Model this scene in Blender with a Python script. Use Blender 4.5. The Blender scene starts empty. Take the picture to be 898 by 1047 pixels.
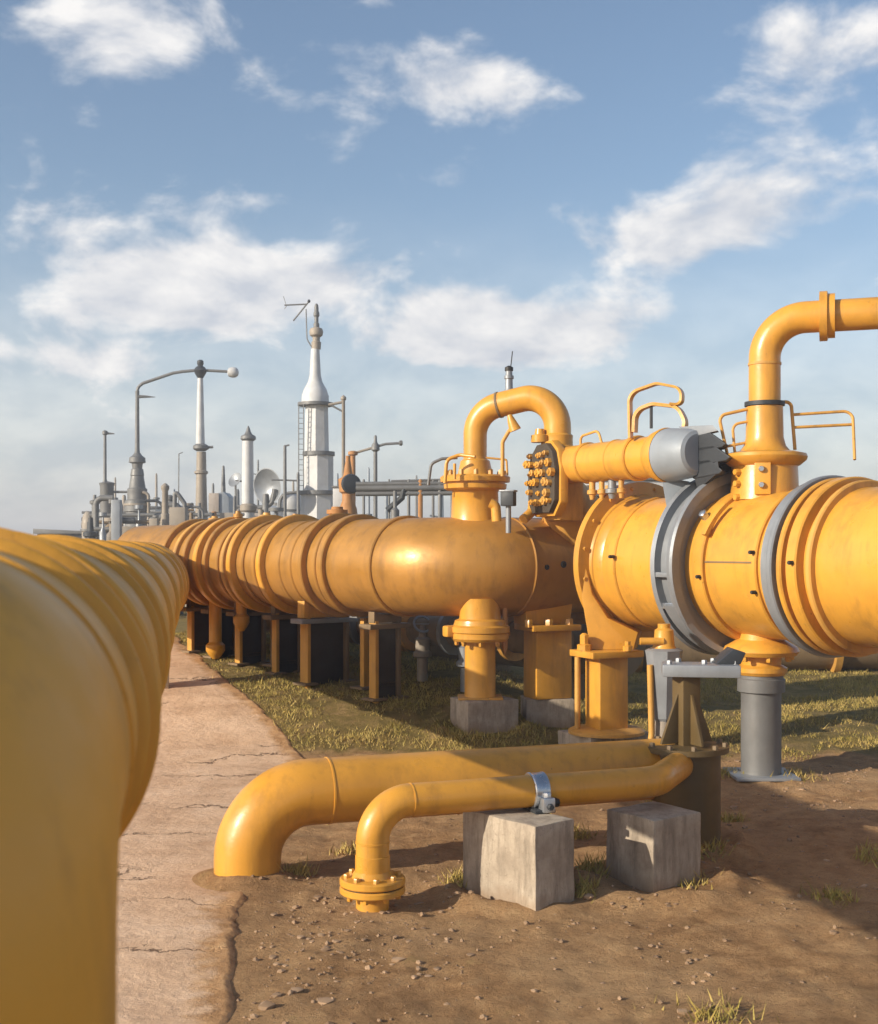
import bpy, bmesh, math, random
from mathutils import Vector, Matrix, noise as mnoise

random.seed(7)
scene = bpy.context.scene
COL = scene.collection
V = Vector
F, CX, HY, EYE = 1264.0, 449.0, 560.0, 2.2      # focal length and principal point of the view, eye height


def W(px, py, d):
    """point seen at a place of the photograph, d metres in front of the eye"""
    return V(((px - CX) / F * d, d, EYE - (py - HY) / F * d))


# ------------------------------------------------------------------ terrain
TY = [(-60, 0), (12.4, 0), (13.3, .06), (15, .38), (16.6, .52), (18.3, .66), (20, .74), (26, .78), (900, .8)]


def smooth(a, b, x):
    t = min(1, max(0, (x - a) / (b - a)))
    return t * t * (3 - 2 * t)


def zt(x, y):
    z = 0
    for (a, za), (b, zb) in zip(TY, TY[1:]):
        if a <= y <= b:
            z = za + (zb - za) * (y - a) / (b - a)
            break
    z *= smooth(-6.0, -4.3, x)
    # the bank flattens out to the right of the pedestals
    z *= 1 - .55 * smooth(.2, 2.2, x) * (1 - smooth(19, 26, y))
    return z


def ground_at(px, py):
    d = 3.0
    while d < 60:
        p = W(px, py, d)
        if p.z <= zt(p.x, p.y):
            return p
        d += .01
    return W(px, py, 60)


# ------------------------------------------------------------------ nodes
def new_mat(name):
    m = bpy.data.materials.new(name)
    m.use_nodes = True
    nt = m.node_tree
    return m, nt, nt.nodes['Principled BSDF']


def N(nt, typ, **kw):
    n = nt.nodes.new(typ)
    for k, v in kw.items():
        if k.startswith('i_'):
            n.inputs[k[2:].replace('_', ' ')].default_value = v
        else:
            setattr(n, k, v)
    return n


def ramp(nt, src, stops, interp='LINEAR'):
    r = nt.nodes.new('ShaderNodeValToRGB')
    r.color_ramp.interpolation = interp
    els = r.color_ramp.elements
    els[0].position, els[0].color = stops[0][0], stops[0][1]
    els[1].position, els[1].color = stops[-1][0], stops[-1][1]
    for p, c in stops[1:-1]:
        e = els.new(p)
        e.color = c
    nt.links.new(src, r.inputs[0])
    return r.outputs[0]


def g(v):
    return (v, v, v, 1)


def mixc(nt, fac, a, b, mode='MIX'):
    m = nt.nodes.new('ShaderNodeMix')
    m.data_type = 'RGBA'
    m.blend_type = mode
    for i, s in ((0, fac), (6, a), (7, b)):
        if hasattr(s, 'is_output'):
            nt.links.new(s, m.inputs[i])
        else:
            m.inputs[i].default_value = s
    return m.outputs[2]


def coords(nt, scale=(1, 1, 1)):
    tc = nt.nodes.new('ShaderNodeTexCoord')
    mp = nt.nodes.new('ShaderNodeMapping')
    mp.inputs['Scale'].default_value = scale
    nt.links.new(tc.outputs['Object'], mp.inputs[0])
    return mp.outputs[0]


def noise(nt, vec, scale, detail=4, rough=.55, dist=0):
    n = nt.nodes.new('ShaderNodeTexNoise')
    n.inputs['Scale'].default_value = scale
    n.inputs['Detail'].default_value = detail
    n.inputs['Roughness'].default_value = rough
    n.inputs['Distortion'].default_value = dist
    nt.links.new(vec, n.inputs['Vector'])
    return n.outputs[0]


def bump(nt, bsdf, h, strength, dist):
    b = nt.nodes.new('ShaderNodeBump')
    b.inputs['Strength'].default_value = strength
    b.inputs['Distance'].default_value = dist
    nt.links.new(h, b.inputs['Height'])
    nt.links.new(b.outputs[0], bsdf.inputs['Normal'])


def mat_paint(name, col, rough=.38, metal=0.0, stain=.35, rust=.5, staincol=(.16, .085, .03, 1), var=.12, coat=.0):
    m, nt, b = new_mat(name)
    v = coords(nt)
    vs = coords(nt, (5, 5, .9))
    c = (*col, 1)
    lo = tuple(x * (1 - var * 1.6) for x in col) + (1,)
    hi = tuple(min(1, x * (1 + var)) for x in col) + (1,)
    base = ramp(nt, noise(nt, v, 1.7, 5, .6), [(.3, lo), (.5, c), (.72, hi)])
    st = ramp(nt, noise(nt, vs, 1.6, 6, .65), [(.5, g(0)), (.78, g(stain))])
    base = mixc(nt, st, base, staincol)
    sp = ramp(nt, noise(nt, v, 26, 3, .6), [(.66, g(0)), (.76, g(rust))])
    pm = ramp(nt, noise(nt, v, 2.3, 3), [(.48, g(0)), (.66, g(1))])
    sp = mixc(nt, 1.0, sp, pm, 'MULTIPLY')
    base = mixc(nt, sp, base, (.10, .045, .02, 1))
    ch = ramp(nt, noise(nt, v, 75, 5, .75, .6), [(.63, g(0)), (.69, g(rust * .55))])
    pm2 = ramp(nt, noise(nt, v, 1.3, 4, .6), [(.45, g(.1)), (.62, g(1))])
    base = mixc(nt, mixc(nt, 1.0, ch, pm2, 'MULTIPLY'), base, (.20, .12, .06, 1))
    nt.links.new(base, b.inputs['Base Color'])
    rr = ramp(nt, noise(nt, v, 5, 5, .65), [(.3, g(max(.05, rough - .1))), (.7, g(min(1, rough + .17)))])
    nt.links.new(rr, b.inputs['Roughness'])
    b.inputs['Metallic'].default_value = metal
    if coat:
        b.inputs['Coat Weight'].default_value = coat
        b.inputs['Coat Roughness'].default_value = .22
    bump(nt, b, noise(nt, v, 34, 4, .6), .12, .01)
    return m


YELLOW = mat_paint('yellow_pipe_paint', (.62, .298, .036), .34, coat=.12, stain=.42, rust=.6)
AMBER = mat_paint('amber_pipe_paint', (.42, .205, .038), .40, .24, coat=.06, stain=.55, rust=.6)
OCHRE = mat_paint('ochre_pipe_paint', (.74, .36, .042), .5, stain=.45, rust=.6, coat=.0)
WORN = mat_paint('worn_ochre_paint', (.58, .30, .06), .5, stain=.55, rust=.8)
GREY = mat_paint('grey_galvanised_steel', (.27, .285, .305), .45, .35, .3, .2, (.12, .12, .12, 1))
DKGREY = mat_paint('dark_grey_steel', (.032, .036, .042), .5, .1, .3, .3, (.05, .045, .04, 1))
SILVER = mat_paint('silver_clamp_steel', (.55, .57, .60), .28, .85, .2, .2, (.2, .2, .2, 1))
WHITE = mat_paint('white_tower_paint', (.56, .555, .55), .5, 0, .3, .25, (.38, .32, .25, 1))
TAN = mat_paint('weathered_tan_steel', (.30, .255, .205), .6, .1, .4, .4, (.2, .15, .1, 1))
STEEL = mat_paint('weathered_grey_steel', (.17, .168, .165), .55, .3, .4, .4, (.13, .11, .09, 1))
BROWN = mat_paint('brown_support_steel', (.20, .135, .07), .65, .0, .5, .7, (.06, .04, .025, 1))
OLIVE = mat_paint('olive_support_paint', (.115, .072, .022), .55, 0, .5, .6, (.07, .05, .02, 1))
DKBROWN = mat_paint('shade_dark_brown', (.055, .042, .03), .7, 0, .4, .5, (.1, .06, .03, 1))
RUST = mat_paint('rusty_orange_steel', (.40, .18, .05), .65, 0, .5, .7)
BLACK = mat_paint('black_rubber_and_holes', (.02, .018, .016), .6, 0, .1, .1, (.03, .03, .03, 1))
PANEL = mat_paint('pale_fence_panel', (.42, .36, .31), .7, 0, .6, .5, (.22, .15, .1, 1))
BLUEGREY = mat_paint('blue_grey_cladding', (.27, .30, .335), .5, .1, .3, .2, (.2, .2, .2, 1))


def mat_concrete():
    m, nt, b = new_mat('weathered_concrete')
    v = coords(nt)
    base = ramp(nt, noise(nt, v, 3.5, 8, .65), [(.3, (.27, .215, .16, 1)), (.55, (.43, .355, .27, 1)), (.75, (.55, .475, .38, 1))])
    st = ramp(nt, noise(nt, coords(nt, (6, 6, 1.1)), 1.6, 8, .75), [(.47, g(0)), (.68, g(.85))])
    base = mixc(nt, st, base, (.17, .135, .10, 1))
    sp = ramp(nt, noise(nt, v, 45, 4, .7), [(.6, g(0)), (.7, g(.6))])
    base = mixc(nt, sp, base, (.16, .13, .10, 1))
    sx = nt.nodes.new('ShaderNodeSeparateXYZ')
    nt.links.new(v, sx.inputs[0])
    sz = N(nt, 'ShaderNodeMath', operation='MULTIPLY_ADD')
    sz.inputs[1].default_value = .22
    nt.links.new(noise(nt, v, 5, 6, .7), sz.inputs[0])
    nt.links.new(sx.outputs[2], sz.inputs[2])
    mud = ramp(nt, sz.outputs[0], [(.19, g(.75)), (.34, g(0))])
    base = mixc(nt, mud, base, (.27, .165, .09, 1))
    nt.links.new(base, b.inputs['Base Color'])
    b.inputs['Roughness'].default_value = .9
    bump(nt, b, noise(nt, v, 22, 8, .7), .5, .012)
    return m


CONC = mat_concrete()


def mat_ground():
    m, nt, b = new_mat('dry_dirt_ground')
    v = coords(nt)
    n1 = noise(nt, v, .9, 6, .6)
    dirt = ramp(nt, noise(nt, v, 6, 9, .7), [(.25, (.23, .12, .05, 1)), (.5, (.47, .27, .125, 1)), (.75, (.64, .41, .21, 1))])
    pale = ramp(nt, n1, [(.4, g(0)), (.65, g(.55))])
    dirt = mixc(nt, pale, dirt, (.64, .42, .225, 1))
    sp = ramp(nt, noise(nt, v, 60, 4, .7), [(.56, g(0)), (.68, g(.6))])
    dirt = mixc(nt, sp, dirt, (.15, .09, .05, 1))
    damp = ramp(nt, noise(nt, v, .55, 7, .7, .6), [(.52, g(0)), (.62, g(.55))])
    dirt = mixc(nt, damp, dirt, (.22, .125, .06, 1))
    straw = ramp(nt, noise(nt, coords(nt, (1, 1, 1)), 2.4, 10, .8), [(.58, g(0)), (.68, g(.5))])
    dirt = mixc(nt, straw, dirt, (.40, .30, .12, 1))
    grass = ramp(nt, noise(nt, v, 3.0, 8, .7), [(.3, (.13, .10, .03, 1)), (.5, (.25, .18, .06, 1)), (.7, (.38, .25, .11, 1))])
    # turf starts at the foot of the bank; ragged edge
    sx = nt.nodes.new('ShaderNodeSeparateXYZ')
    nt.links.new(v, sx.inputs[0])
    ad = N(nt, 'ShaderNodeMath', operation='MULTIPLY_ADD')
    ad.inputs[1].default_value = 2.2
    nt.links.new(noise(nt, v, 1.6, 6, .7), ad.inputs[0])
    nt.links.new(sx.outputs[1], ad.inputs[2])
    fac = nt.nodes.new('ShaderNodeMapRange')
    fac.inputs[1].default_value, fac.inputs[2].default_value = 13.9, 14.4
    nt.links.new(ad.outputs[0], fac.inputs[0])
    base = mixc(nt, fac.outputs[0], dirt, grass)
    nt.links.new(base, b.inputs['Base Color'])
    b.inputs['Roughness'].default_value = .95
    b.inputs['Specular IOR Level'].default_value = .15
    bump(nt, b, noise(nt, v, 13, 12, .78), 1.0, .07)
    return m


def mat_path():
    m, nt, b = new_mat('cracked_pink_concrete_path')
    v = coords(nt)
    base = ramp(nt, noise(nt, v, 1.6, 8, .65), [(.3, (.52, .335, .205, 1)), (.5, (.66, .455, .295, 1)), (.72, (.74, .54, .375, 1))])
    dn = ramp(nt, noise(nt, v, 7, 8, .7), [(.5, g(0)), (.75, g(.5))])
    base = mixc(nt, dn, base, (.33, .20, .12, 1))
    sp = ramp(nt, noise(nt, v, 70, 4, .7), [(.6, g(0)), (.7, g(.35))])
    base = mixc(nt, sp, base, (.2, .12, .07, 1))
    # distorted cells give the slab joints and cracks
    wn = nt.nodes.new('ShaderNodeTexNoise')
    wn.inputs['Scale'].default_value = 2.2
    wn.inputs['Detail'].default_value = 7
    wn.inputs['Roughness'].default_value = .65
    nt.links.new(v, wn.inputs['Vector'])
    vm = N(nt, 'ShaderNodeVectorMath', operation='MULTIPLY_ADD')
    vm.inputs[1].default_value = (.5, .5, .5)
    nt.links.new(wn.outputs['Color'], vm.inputs[0])
    nt.links.new(coords(nt, (.22, .55, 1)), vm.inputs[2])
    vo = nt.nodes.new('ShaderNodeTexVoronoi')
    vo.feature = 'DISTANCE_TO_EDGE'
    vo.inputs['Scale'].default_value = 1.55
    nt.links.new(vm.outputs[0], vo.inputs['Vector'])
    cr = ramp(nt, vo.outputs['Distance'], [(.006, g(.85)), (.02, g(0))])
    gate = ramp(nt, noise(nt, v, .8, 3), [(.44, g(0)), (.54, g(1))])
    cr2 = mixc(nt, 1.0, cr, gate, 'MULTIPLY')
    base = mixc(nt, cr2, base, (.085, .045, .025, 1))
    at = N(nt, 'ShaderNodeAttribute', attribute_name='soil')
    sa = N(nt, 'ShaderNodeMath', operation='MULTIPLY_ADD')
    nt.links.new(noise(nt, v, 5, 8, .7), sa.inputs[0])
    sa.inputs[1].default_value = 1.6
    nt.links.new(at.outputs['Fac'], sa.inputs[2])
    mrn = N(nt, 'ShaderNodeMapRange')
    mrn.inputs[1].default_value, mrn.inputs[2].default_value = 1.15, 1.55
    nt.links.new(sa.outputs[0], mrn.inputs[0])
    soilc = ramp(nt, noise(nt, v, 6, 9, .7), [(.25, (.23, .12, .05, 1)), (.5, (.47, .27, .125, 1)), (.75, (.64, .41, .21, 1))])
    base = mixc(nt, mrn.outputs[0], base, soilc)
    nt.links.new(base, b.inputs['Base Color'])
    b.inputs['Roughness'].default_value = .92
    b.inputs['Specular IOR Level'].default_value = .2
    h = mixc(nt, cr2, noise(nt, v, 12, 10, .7), g(0))
    bump(nt, b, h, .6, .03)
    return m


def mat_grass():
    m, nt, b = new_mat('dry_grass_blades')
    at = N(nt, 'ShaderNodeAttribute', attribute_name='tint')
    nt.links.new(at.outputs['Color'], b.inputs['Base Color'])
    b.inputs['Roughness'].default_value = .7
    b.inputs['Specular IOR Level'].default_value = .25
    return m


def mat_stone():
    m, nt, b = new_mat('brown_stones')
    v = coords(nt)
    base = ramp(nt, noise(nt, v, 5, 4), [(.3, (.18, .11, .06, 1)), (.7, (.42, .28, .17, 1))])
    nt.links.new(base, b.inputs['Base Color'])
    b.inputs['Roughness'].default_value = .95
    return m


# ------------------------------------------------------------------ mesh builder
class MB:
    def __init__(s):
        s.bm = bmesh.new()

    def _grid(s, rows, closed=True, caps=True):
        bm = s.bm
        vr = [[bm.verts.new(p) for p in r] for r in rows]
        n = len(rows[0])
        for a, b in zip(vr, vr[1:]):
            for i in range(n if closed else n - 1):
                j = (i + 1) % n
                bm.faces.new((a[i], a[j], b[j], b[i]))
        if caps:
            bm.faces.new(list(reversed(vr[0])))
            bm.faces.new(vr[-1])
        return s

    def sweep(s, pts, r, seg=48, caps=True):
        pts = [V(p) for p in pts]
        n = len(pts)
        rs = r if isinstance(r, (list, tuple)) else [r] * n
        tang = []
        for i in range(n):
            a = (pts[i] - pts[i - 1]).normalized() if i else None
            b = (pts[i + 1] - pts[i]).normalized() if i < n - 1 else None
            t = (a + b).normalized() if a and b else (a or b)
            tang.append(t)
        up = V((0, 0, 1)) if abs(tang[0].z) < .9 else V((1, 0, 0))
        u = tang[0].cross(up).normalized()
        rows = []
        for i in range(n):
            t = tang[i]
            if i:
                q = tang[i - 1].rotation_difference(t)
                u = (q @ u)
                u = (u - t * u.dot(t)).normalized()
            w = t.cross(u)
            rows.append([pts[i] + (u * math.cos(2 * math.pi * k / seg) + w * math.sin(2 * math.pi * k / seg)) * rs[i] for k in range(seg)])
        return s._grid(rows, True, caps)

    def lathe(s, o, axis, prof, seg=64, caps=True):
        """prof: (distance along axis, radius)"""
        o, ax = V(o), V(axis).normalized()
        up = V((0, 0, 1)) if abs(ax.z) < .9 else V((1, 0, 0))
        u = ax.cross(up).normalized()
        w = ax.cross(u)
        rows = [[o + ax * t + (u * math.cos(2 * math.pi * k / seg) + w * math.sin(2 * math.pi * k / seg)) * max(r, 1e-4) for k in range(seg)] for t, r in prof]
        return s._grid(rows, True, caps)

    def ring(s, o, axis, prof, seg=72):
        """closed cross-section turned about the axis (a hollow ring)"""
        o, ax = V(o), V(axis).normalized()
        up = V((0, 0, 1)) if abs(ax.z) < .9 else V((1, 0, 0))
        u = ax.cross(up).normalized()
        w = ax.cross(u)
        rows = [[o + ax * t + (u * math.cos(2 * math.pi * k / seg) + w * math.sin(2 * math.pi * k / seg)) * r for k in range(seg)] for t, r in list(prof) + [prof[0]]]
        s._grid(rows, True, False)
        bmesh.ops.remove_doubles(s.bm, verts=s.bm.verts, dist=1e-5)
        return s

    def box(s, c, size, ax=None, bev=.008, top=1.0):
        c = V(c)
        X, Y, Z = ax if ax else (V((1, 0, 0)), V((0, 1, 0)), V((0, 0, 1)))
        tmp = bmesh.new()
        bmesh.ops.create_cube(tmp, size=1)
        for v in tmp.verts:
            k = top if v.co.z > 0 else 1
            v.co = V((v.co.x * size[0] * k, v.co.y * size[1] * k, v.co.z * size[2]))
        if bev:
            bmesh.ops.bevel(tmp, geom=list(tmp.edges), offset=bev, segments=2, affect='EDGES', profile=.6)
        M = Matrix((X, Y, Z)).transposed()
        for v in tmp.verts:
            v.co = c + M @ v.co
        s.merge(tmp)
        return s

    def prism(s, poly, ext, bev=.006):
        tmp = bmesh.new()
        vs = [tmp.verts.new(V(p)) for p in poly]
        f = tmp.faces.new(vs)
        r = bmesh.ops.extrude_face_region(tmp, geom=[f])
        for e in r['geom']:
            if isinstance(e, bmesh.types.BMVert):
                e.co += V(ext)
        bmesh.ops.recalc_face_normals(tmp, faces=tmp.faces)
        if bev:
            bmesh.ops.bevel(tmp, geom=list(tmp.edges), offset=bev, segments=2, affect='EDGES', profile=.6)
        s.merge(tmp)
        return s

    def hexbolt(s, p, axis, r, h):
        return s.lathe(p, axis, [(-h * .3, r), (h * .75, r), (h, r * .8)], 6)

    def merge(s, tmp):
        me = bpy.data.meshes.new('tmp')
        tmp.to_mesh(me)
        tmp.free()
        s.bm.from_mesh(me)
        bpy.data.meshes.remove(me)


OFF = {}


def thing(name, label, cat, loc=(0, 0, 0), group=None):
    o = bpy.data.objects.new(name, None)
    o.empty_display_size = .2
    COL.objects.link(o)
    o.location = loc
    o['label'], o['category'] = label, cat
    if group:
        o['group'] = group
    OFF[o.name] = V(loc)
    return o


def part(name, mb, mat, parent=None, angle=35, label=None):
    bm = mb.bm
    off = OFF.get(parent.name, V()) if parent else V()
    bmesh.ops.recalc_face_normals(bm, faces=bm.faces)
    for v in bm.verts:
        v.co -= off
    for f in bm.faces:
        f.smooth = True
    me = bpy.data.meshes.new(name)
    bm.to_mesh(me)
    bm.free()
    me.materials.append(mat)
    me.set_sharp_from_angle(angle=math.radians(angle))
    o = bpy.data.objects.new(name, me)
    COL.objects.link(o)
    if parent:
        o.parent = parent
        OFF[o.name] = off
    if label:
        o['label'] = label
    return o


def copy_tree(o, loc=None, rz=None, parent=None):
    c = o.copy()
    COL.objects.link(c)
    if parent:
        c.parent = parent
    for ch in [x for x in o.children]:
        copy_tree(ch, parent=c)
    if loc is not None:
        c.location = loc
    if rz is not None:
        c.rotation_euler = (0, 0, rz)
    return c


def tag(o, label, cat, group=None, kind=None):
    if kind:
        o['kind'] = kind
    if label:
        o['label'] = label
    if cat:
        o['category'] = cat
    if group:
        o['group'] = group
    return o


def fillet(P, rad, n=14):
    P = [V(p) for p in P]
    out = [P[0]]
    for i in range(1, len(P) - 1):
        p = P[i]
        R = rad[i - 1] if isinstance(rad, (list, tuple)) else rad
        a, b = (p - P[i - 1]), (P[i + 1] - p)
        la, lb = a.length, b.length
        a, b = a.normalized(), b.normalized()
        th = a.angle(b)
        if th < .02:
            out.append(p)
            continue
        T = min(R * math.tan(th / 2), .49 * la, .49 * lb)
        r = T / math.tan(th / 2)
        c = p + (b - a).normalized() * (r / math.cos(th / 2))
        s0 = p - a * T - c
        axis = a.cross(b).normalized()
        for k in range(n + 1):
            out.append(c + Matrix.Rotation(th * k / n, 3, axis) @ s0)
    out.append(P[-1])
    return out


def dens(pts, step):
    out = [V(pts[0])]
    for a, b in zip(pts, pts[1:]):
        L = (V(b) - V(a)).length
        k = max(1, int(L / step))
        for i in range(1, k + 1):
            out.append(V(a).lerp(V(b), i / k))
    return out


Z = V((0, 0, 1))


def frame(dx):
    X = V(dx).normalized()
    return (X, Z.cross(X), Z)


def bolts(parent, o, axis, R, n, r, h, mat, phase=0.0, keep=None):
    o, ax = V(o), V(axis).normalized()
    up = Z if abs(ax.z) < .9 else V((1, 0, 0))
    u = ax.cross(up).normalized()
    w = ax.cross(u)
    for k in range(n):
        a = 2 * math.pi * (k + phase) / n
        p = o + (u * math.cos(a) + w * math.sin(a)) * R
        if keep and not keep(p):
            continue
        part('bolt', MB().hexbolt(p, ax, r, h), mat, parent)


# ================================================================== GROUND
def axis_pts(lo, f0, f1, hi, fine, grow=1.22):
    xs = []
    x = f0
    while x < f1:
        xs.append(x)
        x += fine
    s, x = fine, xs[-1]
    while x < hi:
        s *= grow
        x += s
        xs.append(min(x, hi))
    s, x, left = fine, f0, []
    while x > lo:
        s *= grow
        x -= s
        left.append(max(x, lo))
    return list(reversed(left)) + xs


xs = axis_pts(-700, -4.5, 4.6, 700, .05)
ys = axis_pts(-60, 4.6, 13.6, 1500, .05, 1.05)


EDGE = [ground_at(px, py) for px, py in ((176, 650), (187, 660), (235, 700), (285, 745), (312, 778), (306, 812), (262, 860), (240, 940), (228, 1047))]
EDGE = [(p.x, p.y) for p in EDGE] + [(-1.0, 3.2), (-.95, -6)]
EDGE = [(-6.3, 27)] + EDGE


def edge_x(y):
    for (xa, ya), (xb, yb) in zip(EDGE, EDGE[1:]):
        if yb <= y <= ya:
            return xa + (xb - xa) * (ya - y) / (ya - yb + 1e-9)
    return EDGE[-1][0]


MOUNDS = ((-1.273, 8.221, .2), (.49, 7.93, .42), (1.44, 8.05, .46), (1.83, 9.15, .4), (.46, 13.9, .5))


def relief(x, y):
    k = smooth(-6, -3, x) * (1 - smooth(5, 9, x)) * smooth(2, 5, y) * (1 - smooth(20, 30, y))
    k *= smooth(-.05, .45, x - edge_x(y)) if y < 27 else 0
    if not (-4 < x < 6 and 3 < y < 32):
        return 0
    k = max(k, 0)
    n1 = mnoise.noise(V((x * 1.1, y * 1.1, .3)))
    n2 = mnoise.noise(V((x * 4.3, y * 4.3, 1.7)))
    n3 = mnoise.noise(V((x * 9, y * 9, 5.1))) + .45 * mnoise.noise(V((x * 19, y * 19, 2.1)))
    m = 0
    for mx_, my_, mr_ in MOUNDS:
        r_ = math.hypot(x - mx_, y - my_)
        if r_ < 1.2:
            m += .06 * math.exp(-((r_ - mr_) / .13) ** 2) * (1 + .5 * n2)
    return k * (.028 * n1 + .018 * n2 + .019 * n3) + m


bm = bmesh.new()
rows = [[bm.verts.new((x, y, zt(x, y) + relief(x, y))) for x in xs] for y in ys]
for a, b in zip(rows, rows[1:]):
    for i in range(len(xs) - 1):
        bm.faces.new((a[i], a[i + 1], b[i + 1], b[i]))
mb = MB()
mb.bm.free()
mb.bm = bm
ground = part('ground', mb, mat_ground())
ground['kind'] = 'structure'

# path: an irregular strip of cracked slabs between the big pipe and the grass bank
mb = MB()
rows, soil = [], []
for k in range(520):
    y = -5.5 + k * .055
    xr = edge_x(y) + .07 * mnoise.noise(V((y * 2.1, 3, 0))) + .035 * mnoise.noise(V((y * 9, 8, 0)))
    xl = xr - 3.4 - .02 * y
    r = []
    for i in range(44):
        x = xr - (xr - xl) * (i / 43) ** 1.6
        zz = zt(x, y) + .016 + .008 * mnoise.noise(V((x * 2.5, y * 2.5, 9))) + .004 * mnoise.noise(V((x * 9, y * 9, 2)))
        if i == 0:
            zz = zt(x, y) - .02
            x += .05
        r.append(V((x, y, zz)))
        soil.append(max(0, 1 - (xr - x) / .32))
    rows.append(r)
mb._grid(rows, False, False)
path = part('path', mb, mat_path(), angle=60)
at_ = path.data.attributes.new('soil', 'FLOAT', 'POINT')
at_.data.foreach_set('value', soil)
path['kind'] = 'structure'


# grass blades on the bank, one mesh
def make_grass():
    rnd = random.Random(3)
    vs, fs, cols = [], [], []
    n = 0
    clumps = [(rnd.uniform(.2, 3.8), rnd.uniform(5.6, 12.6), rnd.uniform(.04, .10)) for _ in range(16)] + [(1.9, 8.75, .08), (1.0, 8.2, .07), (.14, 8.0, .06), (.9, 7.72, .05), (-.95, 8.3, .05), (.2, 13.6, .15), (.95, 13.75, .12), (3.4, 11.8, .12), (2.85, 12.0, .1), (-.62, 8.9, .07), (-.85, 10.2, .1)]
    while n < 210000:
        x = rnd.uniform(-5.2, 6.5)
        y = 12.2 + 9.5 * rnd.random() ** 1.25
        if n % 60 == 0 and clumps:
            cx_, cy_, cr_ = clumps[(n // 60) % len(clumps)]
            x, y = cx_ + rnd.gauss(0, cr_), cy_ + rnd.gauss(0, cr_)
        if x < edge_x(y) + .10 * rnd.random() - (.16 if rnd.random() < .12 else 0):
            n += 1
            continue
        cl = mnoise.noise(V((x * 1.3, y * 1.3, 4))) + .5 * mnoise.noise(V((x * 5, y * 5, 2)))
        edge = y + 1.1 * mnoise.noise(V((x * 1.2, y * 1.2, 7))) + .5 * mnoise.noise(V((x * 4, y * 4, 1)))
        n += 1
        in_clump = n % 60 == 1 and n > 1
        if not in_clump and edge < 13.0 + .7 * rnd.random() ** 2 or not in_clump and cl < -.30 + .45 * rnd.random():
            continue
        h = (.016 + .032 * rnd.random() + (.05 if rnd.random() < .03 else 0) + (.05 * rnd.random() if in_clump else 0)) * (1 + .8 * max(0, cl))
        w = .0035 + .0045 * rnd.random()
        a = rnd.random() * 6.28
        b = rnd.random() * 6.28
        lean = h * (.25 + .7 * rnd.random())
        z = zt(x, y) + relief(x, y) - .006
        i = len(vs)
        vs += [(x - w * math.cos(a), y - w * math.sin(a), z), (x + w * math.cos(a), y + w * math.sin(a), z), (x + lean * math.cos(b), y + lean * math.sin(b), z + h)]
        fs.append((i, i + 1, i + 2))
        t = min(1, max(0, .5 + .45 * mnoise.noise(V((x * 1.9, y * 1.9, 11))) + rnd.uniform(-.35, .35)))
        dry = V((.52, .37, .12))
        grn = V((.24, .20, .036))
        c = grn.lerp(dry, t)
        cols += [(*c, 1)] * 3
    me = bpy.data.meshes.new('grass')
    me.from_pydata(vs, [], fs)
    at = me.color_attributes.new('tint', 'FLOAT_COLOR', 'POINT')
    at.data.foreach_set('color', [q for c in cols for q in c])
    me.materials.append(mat_grass())
    o = bpy.data.objects.new('grass', me)
    COL.objects.link(o)
    tag(o, 'short dry yellow green grass on the bank under the pipeline', 'grass', kind='stuff')


make_grass()


def make_stones():
    rnd = random.Random(5)
    mb = MB()
    for k in range(5200):
        if k < 3800:
            x, y = rnd.uniform(-1.4, 4.6), rnd.uniform(5.0, 12.8)
        else:
            x, y = rnd.uniform(-1.0, 1.4), rnd.uniform(5.2, 8.2)
        if x < edge_x(y) + .06:
            continue
        q_ = mnoise.noise(V((x * .8, y * .8, 21)))
        if q_ < -.12 + .3 * rnd.random() and k % 3:
            continue
        r = .0035 + .018 * rnd.random() ** 4 + (.028 * rnd.random() if rnd.random() < .025 else 0)
        tmp = bmesh.new()
        bmesh.ops.create_icosphere(tmp, subdivisions=1, radius=r)
        sx, sy, sz = rnd.uniform(.7, 1.4), rnd.uniform(.7, 1.4), rnd.uniform(.45, .8)
        for v in tmp.verts:
            q = 1 + .22 * rnd.uniform(-1, 1)
            v.co = V((v.co.x * sx * q + x, v.co.y * sy * q + y, v.co.z * sz * q + zt(x, y) + relief(x, y) + r * .15))
        for v in tmp.verts:
            mb_v.append(mb.bm.verts.new(v.co)) if False else None
        idx = {v.index: mb.bm.verts.new(v.co) for v in tmp.verts}
        for f in tmp.faces:
            mb.bm.faces.new([idx[v.index] for v in f.verts])
        tmp.free()
    o = part('gravel', mb, mat_stone(), angle=25)
    tag(o, 'loose brown stones and grit scattered over the bare dirt', 'gravel', kind='stuff')


make_stones()

# ================================================================== LEFT HEADER PIPE
def hr(y):
    return .245 + .006 * (y - 1) + .2 * smooth(7, 18, y)


def hc(y):
    return V((-.072 - .2 * y - hr(y) * 1.02, y, 2.205 + .0015 * y - hr(y)))


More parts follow.
